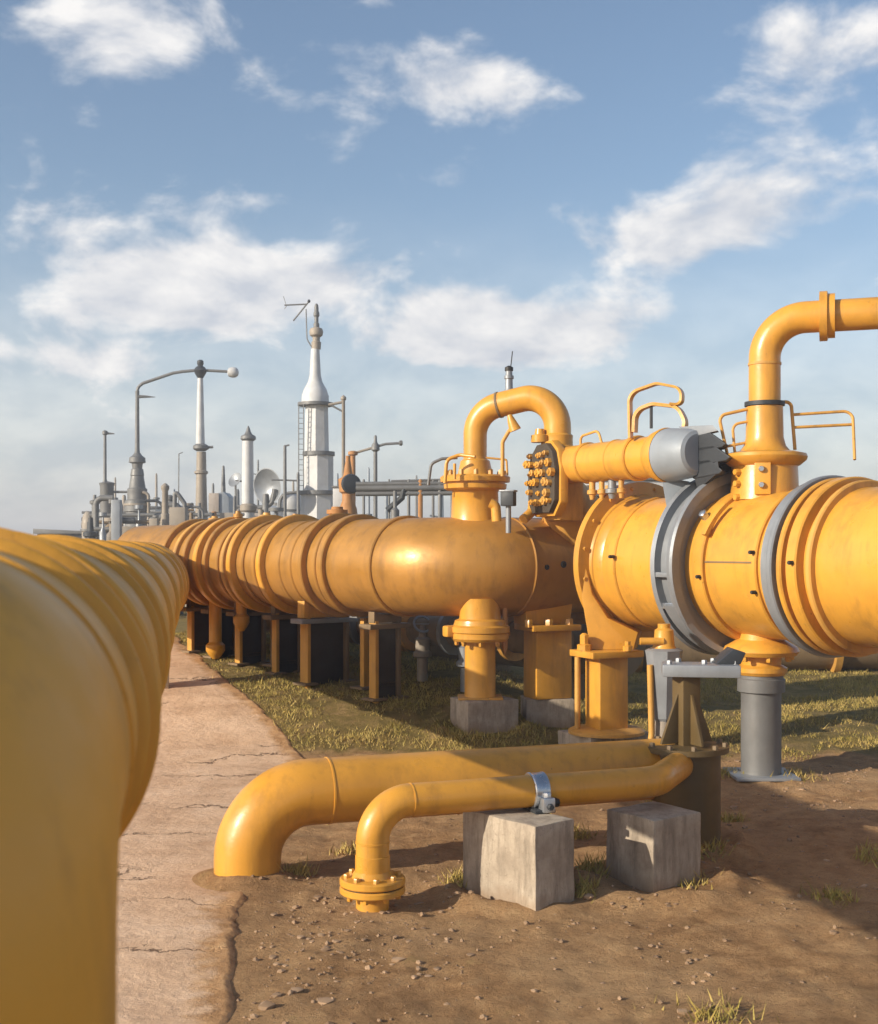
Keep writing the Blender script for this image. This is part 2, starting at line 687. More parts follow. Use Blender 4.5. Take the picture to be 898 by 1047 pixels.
hb = hc(1.1)
t = thing('header_pipe', 'huge ochre pipe with raised bands running away along the left of the path', 'pipe', V((hb.x, 1.1, 0)))
hd = (hc(20) - hc(3)).normalized()
P = fillet([V((hc(1.1).x, 1.1, -.3)), V((hc(1.1).x, 1.1, hc(1.1).z)), hc(1.42)], .29, 20)[:-1] + [hc(1.42 + .5 * i) for i in range(57)]
rr_ = [hr(1.42) if p.y < 1.42 else hr(p.y) for p in P]
part('pipe_body', MB().sweep(P, rr_, 96), OCHRE, t)
for y, w, k in ((1.41, .007, 1.02), (1.30, .007, 1.0), (1.63, .022, 1.06), (1.70, .018, 1.11), (1.97, .03, 1.09), (2.66, .022, 1.055), (2.92, .035, 1.085), (3.98, .045, 1.07), (5.6, .05, 1.075), (7.8, .06, 1.08), (10.5, .07, 1.085), (13.2, .07, 1.085), (16, .06, 1.08)):
    r = hr(y)
    part('band', MB().ring(hc(y), hd, [(-w, r * .97), (-w * .86, r * k - .006), (-w * .6, r * k), (w * .6, r * k), (w * .86, r * k - .006), (w, r * .97)], 96), OCHRE, t)
part('flange', MB().lathe(hc(29.5), hd, [(-.1, .6), (-.09, .86), (.08, .86), (.12, .7)], 64), OCHRE, t)
for i, y in enumerate((15.5,)):
    o = hc(y)
    c = V((o.x, o.y, zt(o.x, o.y)))
    h_ = o.z - c.z
    r = hr(y)
    s = thing('pipe_saddle', ('concrete saddle under the near end of the huge ochre pipe', 'concrete saddle midway under the huge ochre pipe', 'concrete saddle under the far stretch of the huge ochre pipe')[i], 'pipe saddle', c, 'concrete saddles under the big pipe')
    X = frame((1, .2, 0))
    th = .62
    wd = r * math.sin(th) * 1.0
    prof = [(-wd, -.1), (wd, -.1), (wd, h_ - r * math.cos(th))] + [(r * 1.004 * math.sin(th - 2 * th * q / 14), h_ - r * 1.004 * math.cos(th - 2 * th * q / 14)) for q in range(15)] + [(-wd, h_ - r * math.cos(th))]
    part('saddle_block', MB().prism([c + X[0] * uu_ + Z * w_ - X[1] * .10 for uu_, w_ in prof], X[1] * .20, .004), CONC, s)

# ================================================================== ROW PIPELINE WITH THE SHADED VESSEL END
RZ, RR = 1.98, .57
C = V((.23, 13.9, RZ))
u = V((-.648, .762, 0)).normalized()
v = V((.83, .56, 0)).normalized()


def row(s, z=None):
    p = C + u * s
    if z is not None:
        p.z = z
    return p


def ves(s):
    return C + v * s


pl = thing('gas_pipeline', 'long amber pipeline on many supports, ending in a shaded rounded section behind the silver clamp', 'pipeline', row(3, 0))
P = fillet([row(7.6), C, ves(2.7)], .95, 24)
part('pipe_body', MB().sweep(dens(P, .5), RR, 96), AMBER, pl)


def band(par, o, ax, w, r0, r1, mat, name='band', seg=96):
    return part(name, MB().ring(o, ax, [(-w, r0 - .02), (-w, r1 - .012), (-w + .012, r1), (w - .012, r1), (w, r1 - .012), (w, r0 - .02)], seg), mat, par, 30)


# raised bands: distance along the row from the corner, half width, radius
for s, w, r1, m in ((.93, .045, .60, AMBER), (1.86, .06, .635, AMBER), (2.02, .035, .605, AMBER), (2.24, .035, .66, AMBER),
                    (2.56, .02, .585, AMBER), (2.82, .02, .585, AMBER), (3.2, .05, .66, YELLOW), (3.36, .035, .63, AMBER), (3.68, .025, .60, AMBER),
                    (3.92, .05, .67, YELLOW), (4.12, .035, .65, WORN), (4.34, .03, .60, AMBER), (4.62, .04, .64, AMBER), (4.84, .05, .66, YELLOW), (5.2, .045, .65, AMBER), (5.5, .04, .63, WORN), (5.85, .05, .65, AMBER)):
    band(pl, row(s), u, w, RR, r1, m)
# welded seam, dark round ports on the shaded section
for s in (.66,):
    band(pl, ves(s), v, .010, RR, RR + .006, AMBER, 'weld_seam')
nrm = V((.56, -.83, 0)).normalized()
for s, dz, r in ((.80, .0, .026), (1.04, .03, .034)):
    part('port', MB().lathe(ves(s) + nrm * (RR - .012) + Z * dz, nrm, [(0, r * 1.2), (.02, r * 1.15), (.026, r * .9), (.018, r * .6)], 20), BLACK, pl)
part('lug', MB().box(ves(1.30) + nrm * (RR + .005) + Z * .02, (.16, .05, .06), (v, nrm, Z), .012), BLACK, pl)
# end collar
part('end_collar', MB().ring(ves(1.88), v, [(-.16, .56), (-.16, .64), (-.10, .70), (.22, .71), (.26, .66), (.26, .56)], 72), WORN, pl)
part('end_flange', MB().lathe(ves(2.7), v, [(-.05, .56), (-.05, .7), (.05, .7), (.06, .6)], 64), WORN, pl)
# weldolets along the crown
for s, r, h, m in ((2.35, .10, .20, RUST), (3.3, .05, .13, AMBER), (4.0, .07, .16, WORN), (4.75, .05, .2, AMBER), (5.4, .06, .14, WORN)):
    part('nozzle', MB().lathe(row(s) + Z * (RR - .03), Z, [(0, r * 1.2), (h * .5, r * .9), (h * .55, r * 1.35), (h * .8, r * 1.35), (h * .82, r * .8), (h, r * .7)], 24), m, pl)

# bottom outlets (hanging pipes) on the row
for s, r, zb, m in ((4.3, .075, 1.05, YELLOW), (5.0, .09, .62, YELLOW)):
    p = row(s) - V((.762, .648, 0)) * .22
    q = part('drain_pipe', MB().lathe(V((p.x, p.y, zb)), Z, [(0, r * .5), (.05, r), (.12, r * 1.5), (.2, r * 1.5), (.24, r), (RZ - zb - .5, r), (RZ - zb - .44, r * 1.9), (RZ - zb - .3, r * 2.4)], 24), m, pl)

# ================================================================== ROW SUPPORTS
LBL = ['dark steel trestle nearest the shaded pipe section, second from the concrete block',
       'wide dark pier with yellow saddle and grey plate under the banded pipe',
       'brown steel trestle left of the wide dark pier',
       'brown steel trestle beside the hanging yellow drain pipe',
       'brown steel trestle next to the tall yellow drain column',
       'farthest brown steel trestle where the row meets the huge pipe']


def trestle(p, wid, dep, label, big=False):
    z0 = zt(p.x, p.y) - .06
    top = RZ - RR
    s = thing('pipe_support', label, 'pipe support', (p.x, p.y, z0), 'steel supports along the amber pipeline')
    X = frame((-u.y, u.x, 0))       # across the pipe
    X = (V((.762, .648, 0)), V((-.648, .762, 0)), Z)
    base = V((p.x, p.y, z0))
    H = top - z0
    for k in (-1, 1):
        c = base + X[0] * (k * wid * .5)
        part('leg', MB().box(c + Z * (H * .46), (.05, dep, H * .92), X, .006), WORN if k < 0 else BROWN, s)  # left leg in lighter paint: its sunlit edge is put into the colour
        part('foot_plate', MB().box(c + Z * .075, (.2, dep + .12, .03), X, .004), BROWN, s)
    part('web_plate', MB().box(base + Z * (H * .45), (wid - .06, .05, H * .8), X, .004), DKBROWN, s)  # shade between the lit legs put into the dark plate colour
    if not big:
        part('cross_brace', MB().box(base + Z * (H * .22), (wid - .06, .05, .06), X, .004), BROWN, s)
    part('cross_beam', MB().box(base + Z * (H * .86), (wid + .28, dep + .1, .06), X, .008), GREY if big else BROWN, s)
    # curved cradle
    prof = [(wid * .62 * k2, H * .9) for k2 in (-1, 1)]
    a0 = math.asin(min(.92, wid * .62 / (RR + .02)))
    arc = [((RR + .015) * math.sin(a0 - 2 * a0 * k / 14), H + RR - (RR + .015) * math.cos(a0 - 2 * a0 * k / 14)) for k in range(15)]
    part('cradle', MB().prism([base + X[0] * a + Z * b - X[1] * dep * .45 for a, b in prof + arc], X[1] * dep * .9, .005), WORN if big else BROWN, s)
    return s


for (s_, wid, dep, big), lb in zip(((1.36, .34, .13, False), (2.62, .60, .17, True), (3.5, .36, .11, False), (4.42, .38, .13, False), (5.16, .34, .11, False), (5.78, .36, .13, False)), LBL):
    trestle(row(s_), wid, dep, lb, big)

# low pipe and clutter in the shade behind the row
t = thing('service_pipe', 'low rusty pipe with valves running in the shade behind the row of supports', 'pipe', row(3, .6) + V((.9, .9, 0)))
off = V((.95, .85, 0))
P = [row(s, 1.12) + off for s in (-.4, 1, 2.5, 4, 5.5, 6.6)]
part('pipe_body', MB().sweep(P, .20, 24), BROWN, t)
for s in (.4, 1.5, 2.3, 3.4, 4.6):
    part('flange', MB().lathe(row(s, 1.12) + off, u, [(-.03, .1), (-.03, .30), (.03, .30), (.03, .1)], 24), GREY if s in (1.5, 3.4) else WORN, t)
for s in (.9, 2.9, 4.1, 5.2):
    p = row(s) + off
    z0 = zt(p.x, p.y) - .05
    part('post', MB().box(V((p.x, p.y, (z0 + 1.05) / 2)), (.12, .12, 1.05 - z0), None, .006), BROWN, t)
for i, s in enumerate((1.15, 2.0)):
    p = row(s) + off + V((-.1, -.25, 0))
    z0 = zt(p.x, p.y)
    q = thing('drain_valve', ('small valve with a grey handwheel below the banded pipe', 'small tan valve with a grey handwheel beside the wide dark pier')[i], 'valve', (p.x, p.y, z0), 'small valves under the pipeline')
    part('valve_body', MB().lathe(V((p.x, p.y, z0)), Z, [(0, .07), (.3, .07), (.32, .12), (.37, .12), (.4, .09), (.55, .10), (.58, .05), (.72, .03)], 20), TAN if i else GREY, q)
    part('handwheel', MB().ring(V((p.x, p.y, z0 + .74)), V((.3, -.8, .5)), [(-.012, .10), (-.012, .125), (.012, .125), (.012, .10)], 28), GREY, q)
    part('wheel_spoke', MB().box(V((p.x, p.y, z0 + .74)), (.21, .02, .02), None, .003), GREY, q)

t = thing('shade_fill_pipe', 'fat dark brown pipe added low behind the row of steel supports to block sun and fill in shade', 'pipe', row(3, .4) + V((2.0, 1.75, 0)))  # added pipe: blocks the sun and makes a dark body beneath the row
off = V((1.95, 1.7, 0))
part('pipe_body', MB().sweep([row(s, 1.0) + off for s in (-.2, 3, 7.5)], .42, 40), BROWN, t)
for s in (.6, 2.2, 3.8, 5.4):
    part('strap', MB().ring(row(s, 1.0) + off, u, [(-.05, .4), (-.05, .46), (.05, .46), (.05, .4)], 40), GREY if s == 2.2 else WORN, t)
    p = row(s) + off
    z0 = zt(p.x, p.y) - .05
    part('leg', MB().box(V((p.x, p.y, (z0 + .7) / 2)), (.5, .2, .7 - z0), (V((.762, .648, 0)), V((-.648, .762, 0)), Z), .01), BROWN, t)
PROP = ('thin steel prop with a base plate just left of the nearest trestle', 'thin steel prop right of the brown trestle left of the wide pier', 'thin steel prop between the two middle brown trestles', 'thin steel prop close to the farthest trestle')
for i, (s, w_) in enumerate(((1.95, .08), (3.1, .10), (4.0, .09), (5.45, .08))):
    p = row(s) + V((.10, .08, 0))
    z0 = zt(p.x, p.y) - .04
    q = thing('prop', PROP[i], 'prop', (p.x, p.y, z0), 'thin steel props under the pipeline')
    H = RZ - RR + .02 - z0
    X = (V((.762, .648, 0)), V((-.648, .762, 0)), Z)
    part('post', MB().box(V((p.x, p.y, z0 + H / 2)), (w_, w_, H), X, .006), (WORN, BROWN, BROWN, WORN)[i], q)
    part('foot_plate', MB().box(V((p.x, p.y, z0 + .07)), (.26, .26, .03), X, .004), BROWN, q)
    part('head_plate', MB().box(V((p.x, p.y, z0 + H - .08)), (.30, .22, .05), X, .006), GREY, q)
    part('brace', MB().sweep([V((p.x, p.y, z0 + H * .72)), V((p.x, p.y, z0 + H * .35)) + X[0] * .42], .022, 10), STEEL, q)

# grey slatted fence seen below the shaded section
t = thing('panel_fence', 'low pale panel fence with grey posts far behind the concrete blocks', 'fence', (1.2, 23, .6))
for i in range(9):
    x = -1.6 + i * 1.25
    z0 = zt(x, 23) - .1
    part('fence_post', MB().box(V((x, 22.9, z0 + .62)), (.1, .1, 1.24), None, .01), GREY, t)
    if i < 8:
        part('fence_panel', MB().box(V((x + .625, 23.0, z0 + .58)), (1.13, .05, 1.0), None, .01), PANEL, t)

# ================================================================== CONCRETE BLOCKS AND COLUMNS
def block(name, N0, L, R, h, label, bev=.014):
    """N0 nearest corner, L left corner, R right corner (plan)"""
    N0, L, R = V((*N0, 0)), V((*L, 0)), V((*R, 0))
    c = (L + R) / 2
    z0 = zt(c.x, c.y) - .12
    t = thing(name, label, 'concrete block', (c.x, c.y, z0), 'concrete pipe blocks')
    X = (R - N0)
    lx = X.length
    X.normalize()
    Y = Z.cross(X)
    ly = abs((L - N0).dot(Y))
    cc = N0 + X * lx / 2 + Y * ly / 2
    mb = MB()
    mb.box(V((cc.x, cc.y, (z0 + h) / 2)), (lx, ly, h - z0), (X, Y, Z), bev)
    bmesh.ops.subdivide_edges(mb.bm, edges=[e for e in mb.bm.edges if e.calc_length() > .2], cuts=9, use_grid_fill=True)
    for vv in mb.bm.verts:
        q = vv.co
        vv.co = q + V((mnoise.noise(q * 6), mnoise.noise(q * 6 + V((9, 0, 0))), mnoise.noise(q * 6 + V((0, 9, 0))))) * .006
    part('block_body', mb, CONC, t, 50)
    return t


block('concrete_block', (.58, 7.4), (.144, 7.9), (.837, 7.62), .53, 'weathered concrete block under the silver clamp on the thin pipe')
block('concrete_block', (1.36, 7.84), (1.12, 8.2), (1.72, 8.1), .47, 'concrete block under the right end of the thin yellow pipe')
block('concrete_block', (.316, 13.62), (.036, 14.05), (.895, 13.86), .50, 'concrete block under the yellow column with hexagonal cap')
block('concrete_block', (1.55, 12.62), (1.16, 13.1), (2.25, 13.0), .26, 'low concrete block under the square yellow post of the big flange')
block('dark_plinth', (1.0, 14.15), (.96, 14.6), (1.56, 14.2), .46, 'dark shaded plinth between the two concrete blocks')

# column under the shaded vessel
c0 = V((.464, 13.97, .50))
t = thing('pipe_column', 'yellow round column with wide cap under the shaded pipe section', 'column', c0, 'yellow pipe columns')
part('shaft', MB().lathe(c0, Z, [(0, .18), (.02, .176), (.64, .172), (.70, .19)], 48), YELLOW, t)
part('base_plate', MB().box(c0 + Z * .012, (.5, .42, .022), None, .004), WORN, t)
q = part('cap_flange', MB().lathe(c0 + Z * .65, Z, [(0, .2), (.0, .30), (.03, .325), (.08, .325), (.10, .31), (.10, .335), (.16, .335), (.18, .30), (.21, .29)], 6 * 8), YELLOW, t)
bolts(q, c0 + Z * .65, -Z, .265, 8, .028, .05, YELLOW)
part('cradle', MB().lathe(c0 + Z * .83, Z, [(0, .27), (.03, .29), (.05, .285), (.07, .235), (.2, .225), (.30, .235)], 48), YELLOW, t)
part('side_lug', MB().box(c0 + V((-.33, -.05, .76)), (.16, .14, .13), frame((1, .5, .0)), .03), YELLOW, t)

# second column, square, behind
c1 = V((1.26, 14.35, .46))
t = thing('pipe_column', 'square yellow column on the dark plinth beneath the end of the shaded section', 'column', c1, 'yellow pipe columns')
part('shaft', MB().box(c1 + Z * .40, (.46, .34, .80), frame((1, .42, 0)), .02), YELLOW, t)
q = part('cap_flange', MB().box(c1 + Z * .82, (.62, .5, .07), frame((1, .42, 0)), .012), YELLOW, t)
for a, bb in ((-.24, -.2), (0, -.21), (.24, -.2)):
    part('bolt', MB().hexbolt(c1 + V((a, bb + .4 * a, .855)), Z, .05, .07), YELLOW, q)
part('cradle', MB().prism([c1 + V((-.26, -.24, .855)), c1 + V((.26, -.02, .855)), c1 + V((.31, -.0, 1.25)), c1 + V((.1, -.09, 1.06)), c1 + V((-.1, -.18, 1.04)), c1 + V((-.28, -.25, 1.18))], V((-.13, .31, 0)), .012), YELLOW, t)

# hanging drain under the vessel
p = ves(.62)
t = thing('drain_valve', 'thin hanging drain rod with a pointed tip under the shaded pipe section', 'valve', (p.x, p.y - .3, .98), 'small valves under the pipeline')
p = V((p.x, p.y - .3, .98))
part('rod', MB().lathe(p, Z, [(0, .004), (.09, .03), (.22, .035), (.23, .06), (.27, .06), (.28, .03), (.56, .028)], 16), RUST, t)
part('elbow_pipe', MB().sweep(fillet([p + V((0, 0, .4)), p + V((-.3, 0, .4)), p + V((-.3, .1, .55))], .05), .022, 12), RUST, t)

# ================================================================== RIGHT PIPELINE
A0 = V((2.71, 12.64, 2.03))
ra = V((-.51, .86, 0)).normalized()
BR = .70


def rp(s):
    return A0 + ra * s


rt = thing('large_pipeline', 'large bright yellow pipeline on the right with grey clamp rings and a big end flange', 'pipeline', V((2.71, 12.64, 0)))
P = fillet([rp(1.02), rp(-5.2), V((rp(-5.2).x, rp(-5.2).y, -.3))], 1.0, 18)
part('pipe_body', MB().sweep(dens(P, .6), BR, 96), YELLOW, rt)
q = part('end_flange', MB().lathe(rp(1.0), ra, [(-.22, .70), (-.18, .72), (-.10, .725), (-.09, .74), (-.06, .75), (-.05, .885), (.03, .89), (.05, .875), (.06, .72), (.12, .70), (.16, .5)], 96), YELLOW, rt)
bolts(q, rp(.955), -ra, .82, 16, .022, .03, YELLOW, .5)
band(rt, rp(.58), ra, .018, BR, BR + .02, YELLOW)
# grey clamp ring
gr = band(rt, rp(-.36), ra, .13, BR, .82, GREY, 'clamp_ring')
part('clamp_lip', MB().ring(rp(-.25), ra, [(-.03, .82), (-.03, .90), (.02, .91), (.045, .89), (.045, .82)], 96), GREY, gr)
part('clamp_lip', MB().ring(rp(-.50), ra, [(-.045, .82), (-.045, .91), (-.02, .925), (.03, .915), (.03, .82)], 96), GREY, gr)
pn = V((-.86, -.51, 0))    # side of the pipe facing the path and the eye


def around(s, deg, r):
    """point at an angle round the pipe; 0 faces the eye side, 90 the top"""
    a = math.radians(deg)
    return rp(s) + (pn * math.cos(a) + Z * math.sin(a)) * r


def arcbar(s0, s1, d0, d1, r, w, h, n=16):
    """curved flat bar hugging the pipe"""
    mb = MB()
    rows = []
    for i in range(n + 1):
        k = i / n
        s, a = s0 + (s1 - s0) * k, d0 + (d1 - d0) * k
        rows.append([around(s - w / 2, a, r), around(s + w / 2, a, r), around(s + w / 2, a, r + h), around(s - w / 2, a, r + h)])
    return mb._grid(rows, True, True)


part('clamp_arm', arcbar(-.42, -.60, -25, -88, .86, .17, .06), GREY, gr)
part('clamp_lug', MB().box(around(-.36, -6, .865), (.24, .05, .05), (ra, Z, pn), .01), GREY, gr)
part('clamp_lug', MB().box(around(-.36, -27, .865), (.24, .06, .05), (ra, Z, pn), .01), SILVER, gr)
# yellow band with a raised lever behind the clamp
band(rt, rp(-.70), ra, .07, BR, .745, YELLOW)
part('lever', arcbar(-.78, -.84, 22, 48, .75, .05, .04), YELLOW, rt)
part('pin', MB().lathe(around(-.66, 38, .74), pn * .7 + Z * .6, [(0, .04), (.07, .04), (.08, .025)], 16), SILVER, rt)
part('seam_strip', MB().box(around(-1.06, 3, .702), (.62, .016, .012), (ra, Z, pn), .003), BROWN, rt)
band(rt, rp(-1.42), ra, .03, BR, .735, YELLOW)
band(rt, rp(-1.60), ra, .045, BR, .79, GREY, 'clamp_ring')
band(rt, rp(-1.69), ra, .03, BR, .825, GREY, 'clamp_ring')
band(rt, rp(-1.78), ra, .03, BR, .80, YELLOW)
band(rt, rp(-1.92), ra, .06, BR, .80, YELLOW)
band(rt, rp(-2.08), ra, .03, BR, .765, WORN)
band(rt, rp(-2.9), ra, .05, BR, .76, YELLOW)
for s, a in ((-1.42, 10), (-1.42, -18), (-1.95, 3), (.56, 6), (-.74, -8)):
    part('bolt', MB().hexbolt(around(s, a, .74 if s > -1.9 else .8), pn, .02, .05), BLACK, rt)

# post that carries the big flange
cp = V((1.755, 12.95, .26))
t = thing('flange_post', 'square yellow post with cap plate holding up the big yellow end flange', 'post', cp)
part('shaft', MB().box(cp + Z * .40, (.34, .30, .80), frame((1, .45, 0)), .012), YELLOW, t)
part('base_plate', MB().lathe(cp + Z * .002, Z, [(0, .40), (.03, .40), (.05, .36), (.06, .2)], 40), WORN, t)
q = part('cap_plate', MB().box(cp + Z * .835, (.62, .48, .07), frame((1, .45, 0)), .014), YELLOW, t)
part('bolt', MB().lathe(cp + V((-.24, -.06, .87)), Z, [(0, .075), (.06, .075), (.07, .045), (.16, .045), (.18, .02)], 8), YELLOW, q)
part('bolt', MB().lathe(cp + V((.2, -.14, .87)), Z, [(0, .05), (.05, .05), (.06, .03), (.1, .03)], 8), YELLOW, q)
part('gusset', MB().prism([cp + V((-.17, .0, .87)), cp + V((.28, .0, .87)), cp + V((.34, .06, 1.05)), cp + V((.02, .06, 1.20)), cp + V((-.14, .08, 1.45)), cp + V((-.215, .1, 1.78)), cp + V((-.27, .1, 1.78)), cp + V((-.25, .08, 1.40))], V((.08, .22, 0)), .012), YELLOW, t)
part('drain_tube', MB().sweep([cp + V((-.31, -.05, -.0)), cp + V((-.31, -.05, .8))], .03, 16), WORN, t)

# grey column and saddle under the riser
cg = V((3.1, 11.9, 0))
t = thing('pipe_column', 'grey steel column with yellow saddle under the right end of the large pipeline', 'column', cg, 'yellow pipe columns')
part('shaft', MB().lathe(cg - Z * .1, Z, [(0, .19), (.92, .19), (.92, .225), (1.04, .225), (1.05, .21), (1.08, .21)], 40), STEEL, t, 35)
part('base_plate', MB().box(cg + Z * .02, (.6, .6, .03), None, .005), GREY, t)
q = part('saddle', MB().lathe(cg + Z * .98, Z, [(0, .22), (.03, .245), (.07, .245), (.10, .19), (.17, .19), (.19, .33), (.23, .36), (.27, .34), (.34, .22), (.50, .2)], 48), YELLOW, t)
bolts(q, cg + Z * 1.17, -Z, .29, 8, .03, .05, YELLOW)
part('saddle_wing', MB().prism([cg + V((-.16, -.12, 1.2)), cg + V((-.08, -.12, 1.2)), cg + V((-.10, -.12, 1.5)), cg + V((-.2, -.12, 1.62))], V((0, .24, 0)), .01), YELLOW, t)

# grey bracket, hopper, olive post
co = V((1.83, 9.15, 0))
t = thing('bracket_post', 'dark olive steel post with flared foot and grey bolted bracket below the large pipeline', 'post', co)
q = part('foot_drum', MB().lathe(co - Z * .05, Z, [(0, .32), (.06, .32), (.07, .25), (.74, .25), (.75, .31), (.79, .31), (.795, .1)], 40), OLIVE, t)
bolts(q, co + Z * .74, Z, .28, 10, .022, .03, BROWN)
part('shaft', MB().box(co + Z * 1.0, (.15, .15, .52), frame((1, .4, 0)), .008), OLIVE, t)
for dx, dy in ((1, .4), (-1, -.4), (.4, -1), (-.4, 1)):
    dv = V((dx, dy, 0)).normalized()
    sv = Z.cross(dv) * .012
    part('gusset', MB().prism([co + dv * .07 + Z * .756 - sv, co + dv * .22 + Z * .756 - sv, co + dv * .21 + Z * .79 - sv, co + dv * .08 + Z * 1.12 - sv, co + dv * .07 + Z * 1.12 - sv], sv * 2, .003), OLIVE, t)
q = part('bracket_plate', MB().box(co + V((.10, -.02, 1.30)), (.56, .30, .09), frame((1, -.15, 0)), .012), GREY, t)
for a, bb in ((-.24, -.08), (-.14, .1), (.02, -.06), (.12, .1), (.24, -.08)):
    part('bolt', MB().hexbolt(co + V((a + .1, bb, 1.345)), Z, .022, .03), GREY, q)
part('bracket_clamp', MB().prism([co + V((.2, -.1, 1.345)), co + V((.38, -.1, 1.345)), co + V((.42, -.1, 1.43)), co + V((.33, -.1, 1.46))], V((0, .22, 0)), .01), DKGREY, t)
ch = V((2.13, 11.7, 0))
t = thing('hopper', 'tapered grey hopper hanging between the flange post and the olive post', 'hopper', ch)
part('hopper_body', MB().lathe(ch + Z * .55, Z, [(0, .08), (.04, .11), (.62, .17), (.68, .18), (.70, .14)], 8), GREY, t, 25)
part('yellow_cap', MB().lathe(ch + Z * 1.24, Z, [(0, .12), (.04, .10), (.18, .09), (.2, .06), (.24, .06)], 16), YELLOW, t)
part('hopper_foot', MB().lathe(ch - Z * .02, Z, [(0, .2), (.05, .19), (.1, .1), (.3, .09), (.34, .15), (.4, .15), (.44, .09), (.6, .085)], 20), TAN, t)
part('side_tube', MB().sweep(fillet([ch + V((-.2, -.1, 0)), ch + V((-.13, -.08, .45)), ch + V((-.15, -.1, 1.1))], .2), .03, 12), WORN, t)
part('handle', MB().sweep([ch + V((-.24, -.08, 1.32)), ch + V((-.02, -.08, 1.32))], .035, 12), YELLOW, t)

# ================================================================== RISER ON THE RIGHT
r0 = V((3.14, 11.92, 2.66))
t = thing('riser_pipe', 'tall yellow riser pipe bending over to the right above the large pipeline', 'riser pipe', r0)
P = fillet([r0 + Z * .6, V((3.14, 11.92, 4.40)), V((4.7, 11.4, 4.40)), V((4.7, 11.4, 2.5))], .38, 18)
part('pipe_body', MB().sweep(P, .15, 48), YELLOW, t)
part('elbow_flange', MB().lathe(V((3.14 + .50, 11.92 - .165, 4.40)), V((1.56, -.52, 0)), [(-.02, .15), (-.02, .235), (.05, .235), (.06, .21), (.12, .21), (.12, .15)], 40), YELLOW, t)
part('weld_seam', MB().ring(V((3.14, 11.92, 3.97)), Z, [(-.012, .14), (-.012, .157), (.012, .157), (.012, .14)], 48), WORN, t)
part('collar', MB().ring(V((3.14, 11.92, 3.585)), Z, [(-.02, .14), (-.02, .19), (.02, .19), (.02, .14)], 48), DKGREY, t)
part('sleeve', MB().lathe(V((3.14, 11.92, 3.10)), Z, [(0, .30), (.03, .24), (.08, .20), (.16, .178), (.46, .172)], 48), YELLOW, t)
q = part('skirt', MB().lathe(V((3.14, 11.92, 3.04)), Z, [(-.06, .30), (-.05, .33), (.0, .39), (.03, .40), (.06, .39), (.08, .31)], 48), YELLOW, t)
part('lower_neck', MB().lathe(r0, Z, [(0, .335), (.06, .32), (.34, .31), (.36, .30)], 48), YELLOW, t)
bq = part('bolt_strip', MB().box(r0 + V((-.10, -.31, .19)), (.15, .05, .30), frame((1, -.3, 0)), .01), YELLOW, t)
for dx, dz in ((-.02, .09), (-.02, -.06)):
    part('bolt', MB().hexbolt(r0 + V((-.10 + dx, -.335, .19 + dz)), V((-.2, -1, 0)), .03, .035), SILVER, bq)
for dz in (.02, .15, .26):
    part('bolt', MB().hexbolt(r0 + V((-.285, -.14, dz)), V((-1, -.5, 0)), .035, .05), YELLOW, bq)


def rail(label, pts, rad, r, mat, loc, extra=()):
    t = thing('guard_rail', label, 'guard rail', loc, 'guard rails on the pipework')
    part('hoop', MB().sweep(fillet([V(p) for p in pts], rad, 8), r, 12), mat, t)
    for e in extra:
        part('rail_bar', MB().sweep(fillet([V(p) for p in e], rad, 6), r * .85, 12), mat, t)
    return t


d = 11.9
rail('bent yellow guard rail left of the tall riser pipe', [W(745, 470, d), W(735, 425, d), W(766, 418, d)], .07, .016, WORN, W(745, 470, d),
     [[W(752, 470, d), W(749, 434, d), W(765, 431, d)], [W(735, 458, d), W(766, 452, d)]])
rail('bent yellow guard rail right of the tall riser pipe', [W(798, 411, d), W(809, 411, d), W(813, 460, d)], .08, .017, WORN, W(812, 460, d),
     [[W(811, 424, d), W(872, 420, d), W(874, 470, d - .2)], [W(812, 437, d), W(872, 434, d)]])
# dark actuator behind the riser
p = W(737, 483, 12.3)
t = thing('actuator', 'black rounded actuator between the grey duct and the tall riser pipe', 'actuator', p)
part('motor_body', MB().lathe(p + V((-.16, 0, 0)), V((1, -.2, .1)), [(0, .09), (.03, .13), (.2, .15), (.3, .13), (.34, .06)], 32), BLACK, t)
part('stem', MB().lathe(V((p.x, p.y, 2.6)), Z, [(0, .07), (.4, .06)], 16), DKGREY, t)

# ================================================================== INVERTED U PIPE ON THE VESSEL
ub = V((.418, 14.27, 0))
ue = V((1.335, 13.93, 0))
t = thing('arched_pipe', 'yellow inverted U pipe rising from a wide flange on the shaded pipe section', 'pipe', V((ub.x, ub.y, 2.5)))
P = fillet([V((ub.x, ub.y, 2.9)), V((ub.x, ub.y, 3.78)), V((ue.x, ue.y, 3.97)), V((ue.x, ue.y, 3.1))], .34, 18)
P = dens(P, .1)
n = len(P)
part('pipe_body', MB().sweep(P, [.133 + .022 * i / (n - 1) for i in range(n)], 48), YELLOW, t)
part('neck', MB().lathe(V((ub.x, ub.y, 2.42)), Z, [(0, .31), (.1, .28), (.42, .265), (.46, .29)], 48), YELLOW, t)
q = part('neck_flange', MB().lathe(V((ub.x, ub.y, 2.86)), Z, [(0, .27), (0, .33), (.02, .36), (.07, .365), (.075, .345), (.09, .345), (.095, .40), (.15, .405), (.17, .38), (.18, .2)], 56), YELLOW, t)
bolts(q, V((ub.x, ub.y, 3.03)), Z, .33, 12, .03, .06, WORN)
part('hub', MB().lathe(V((ub.x, ub.y, 3.0)), Z, [(0, .24), (.06, .2), (.2, .17), (.22, .14), (.25, .135)], 40), YELLOW, t)
part('sleeve', MB().lathe(V((ue.x, ue.y, 3.12)), Z, [(0, .2), (.05, .18), (.3, .172), (.34, .176), (.36, .155)], 40), YELLOW, t)
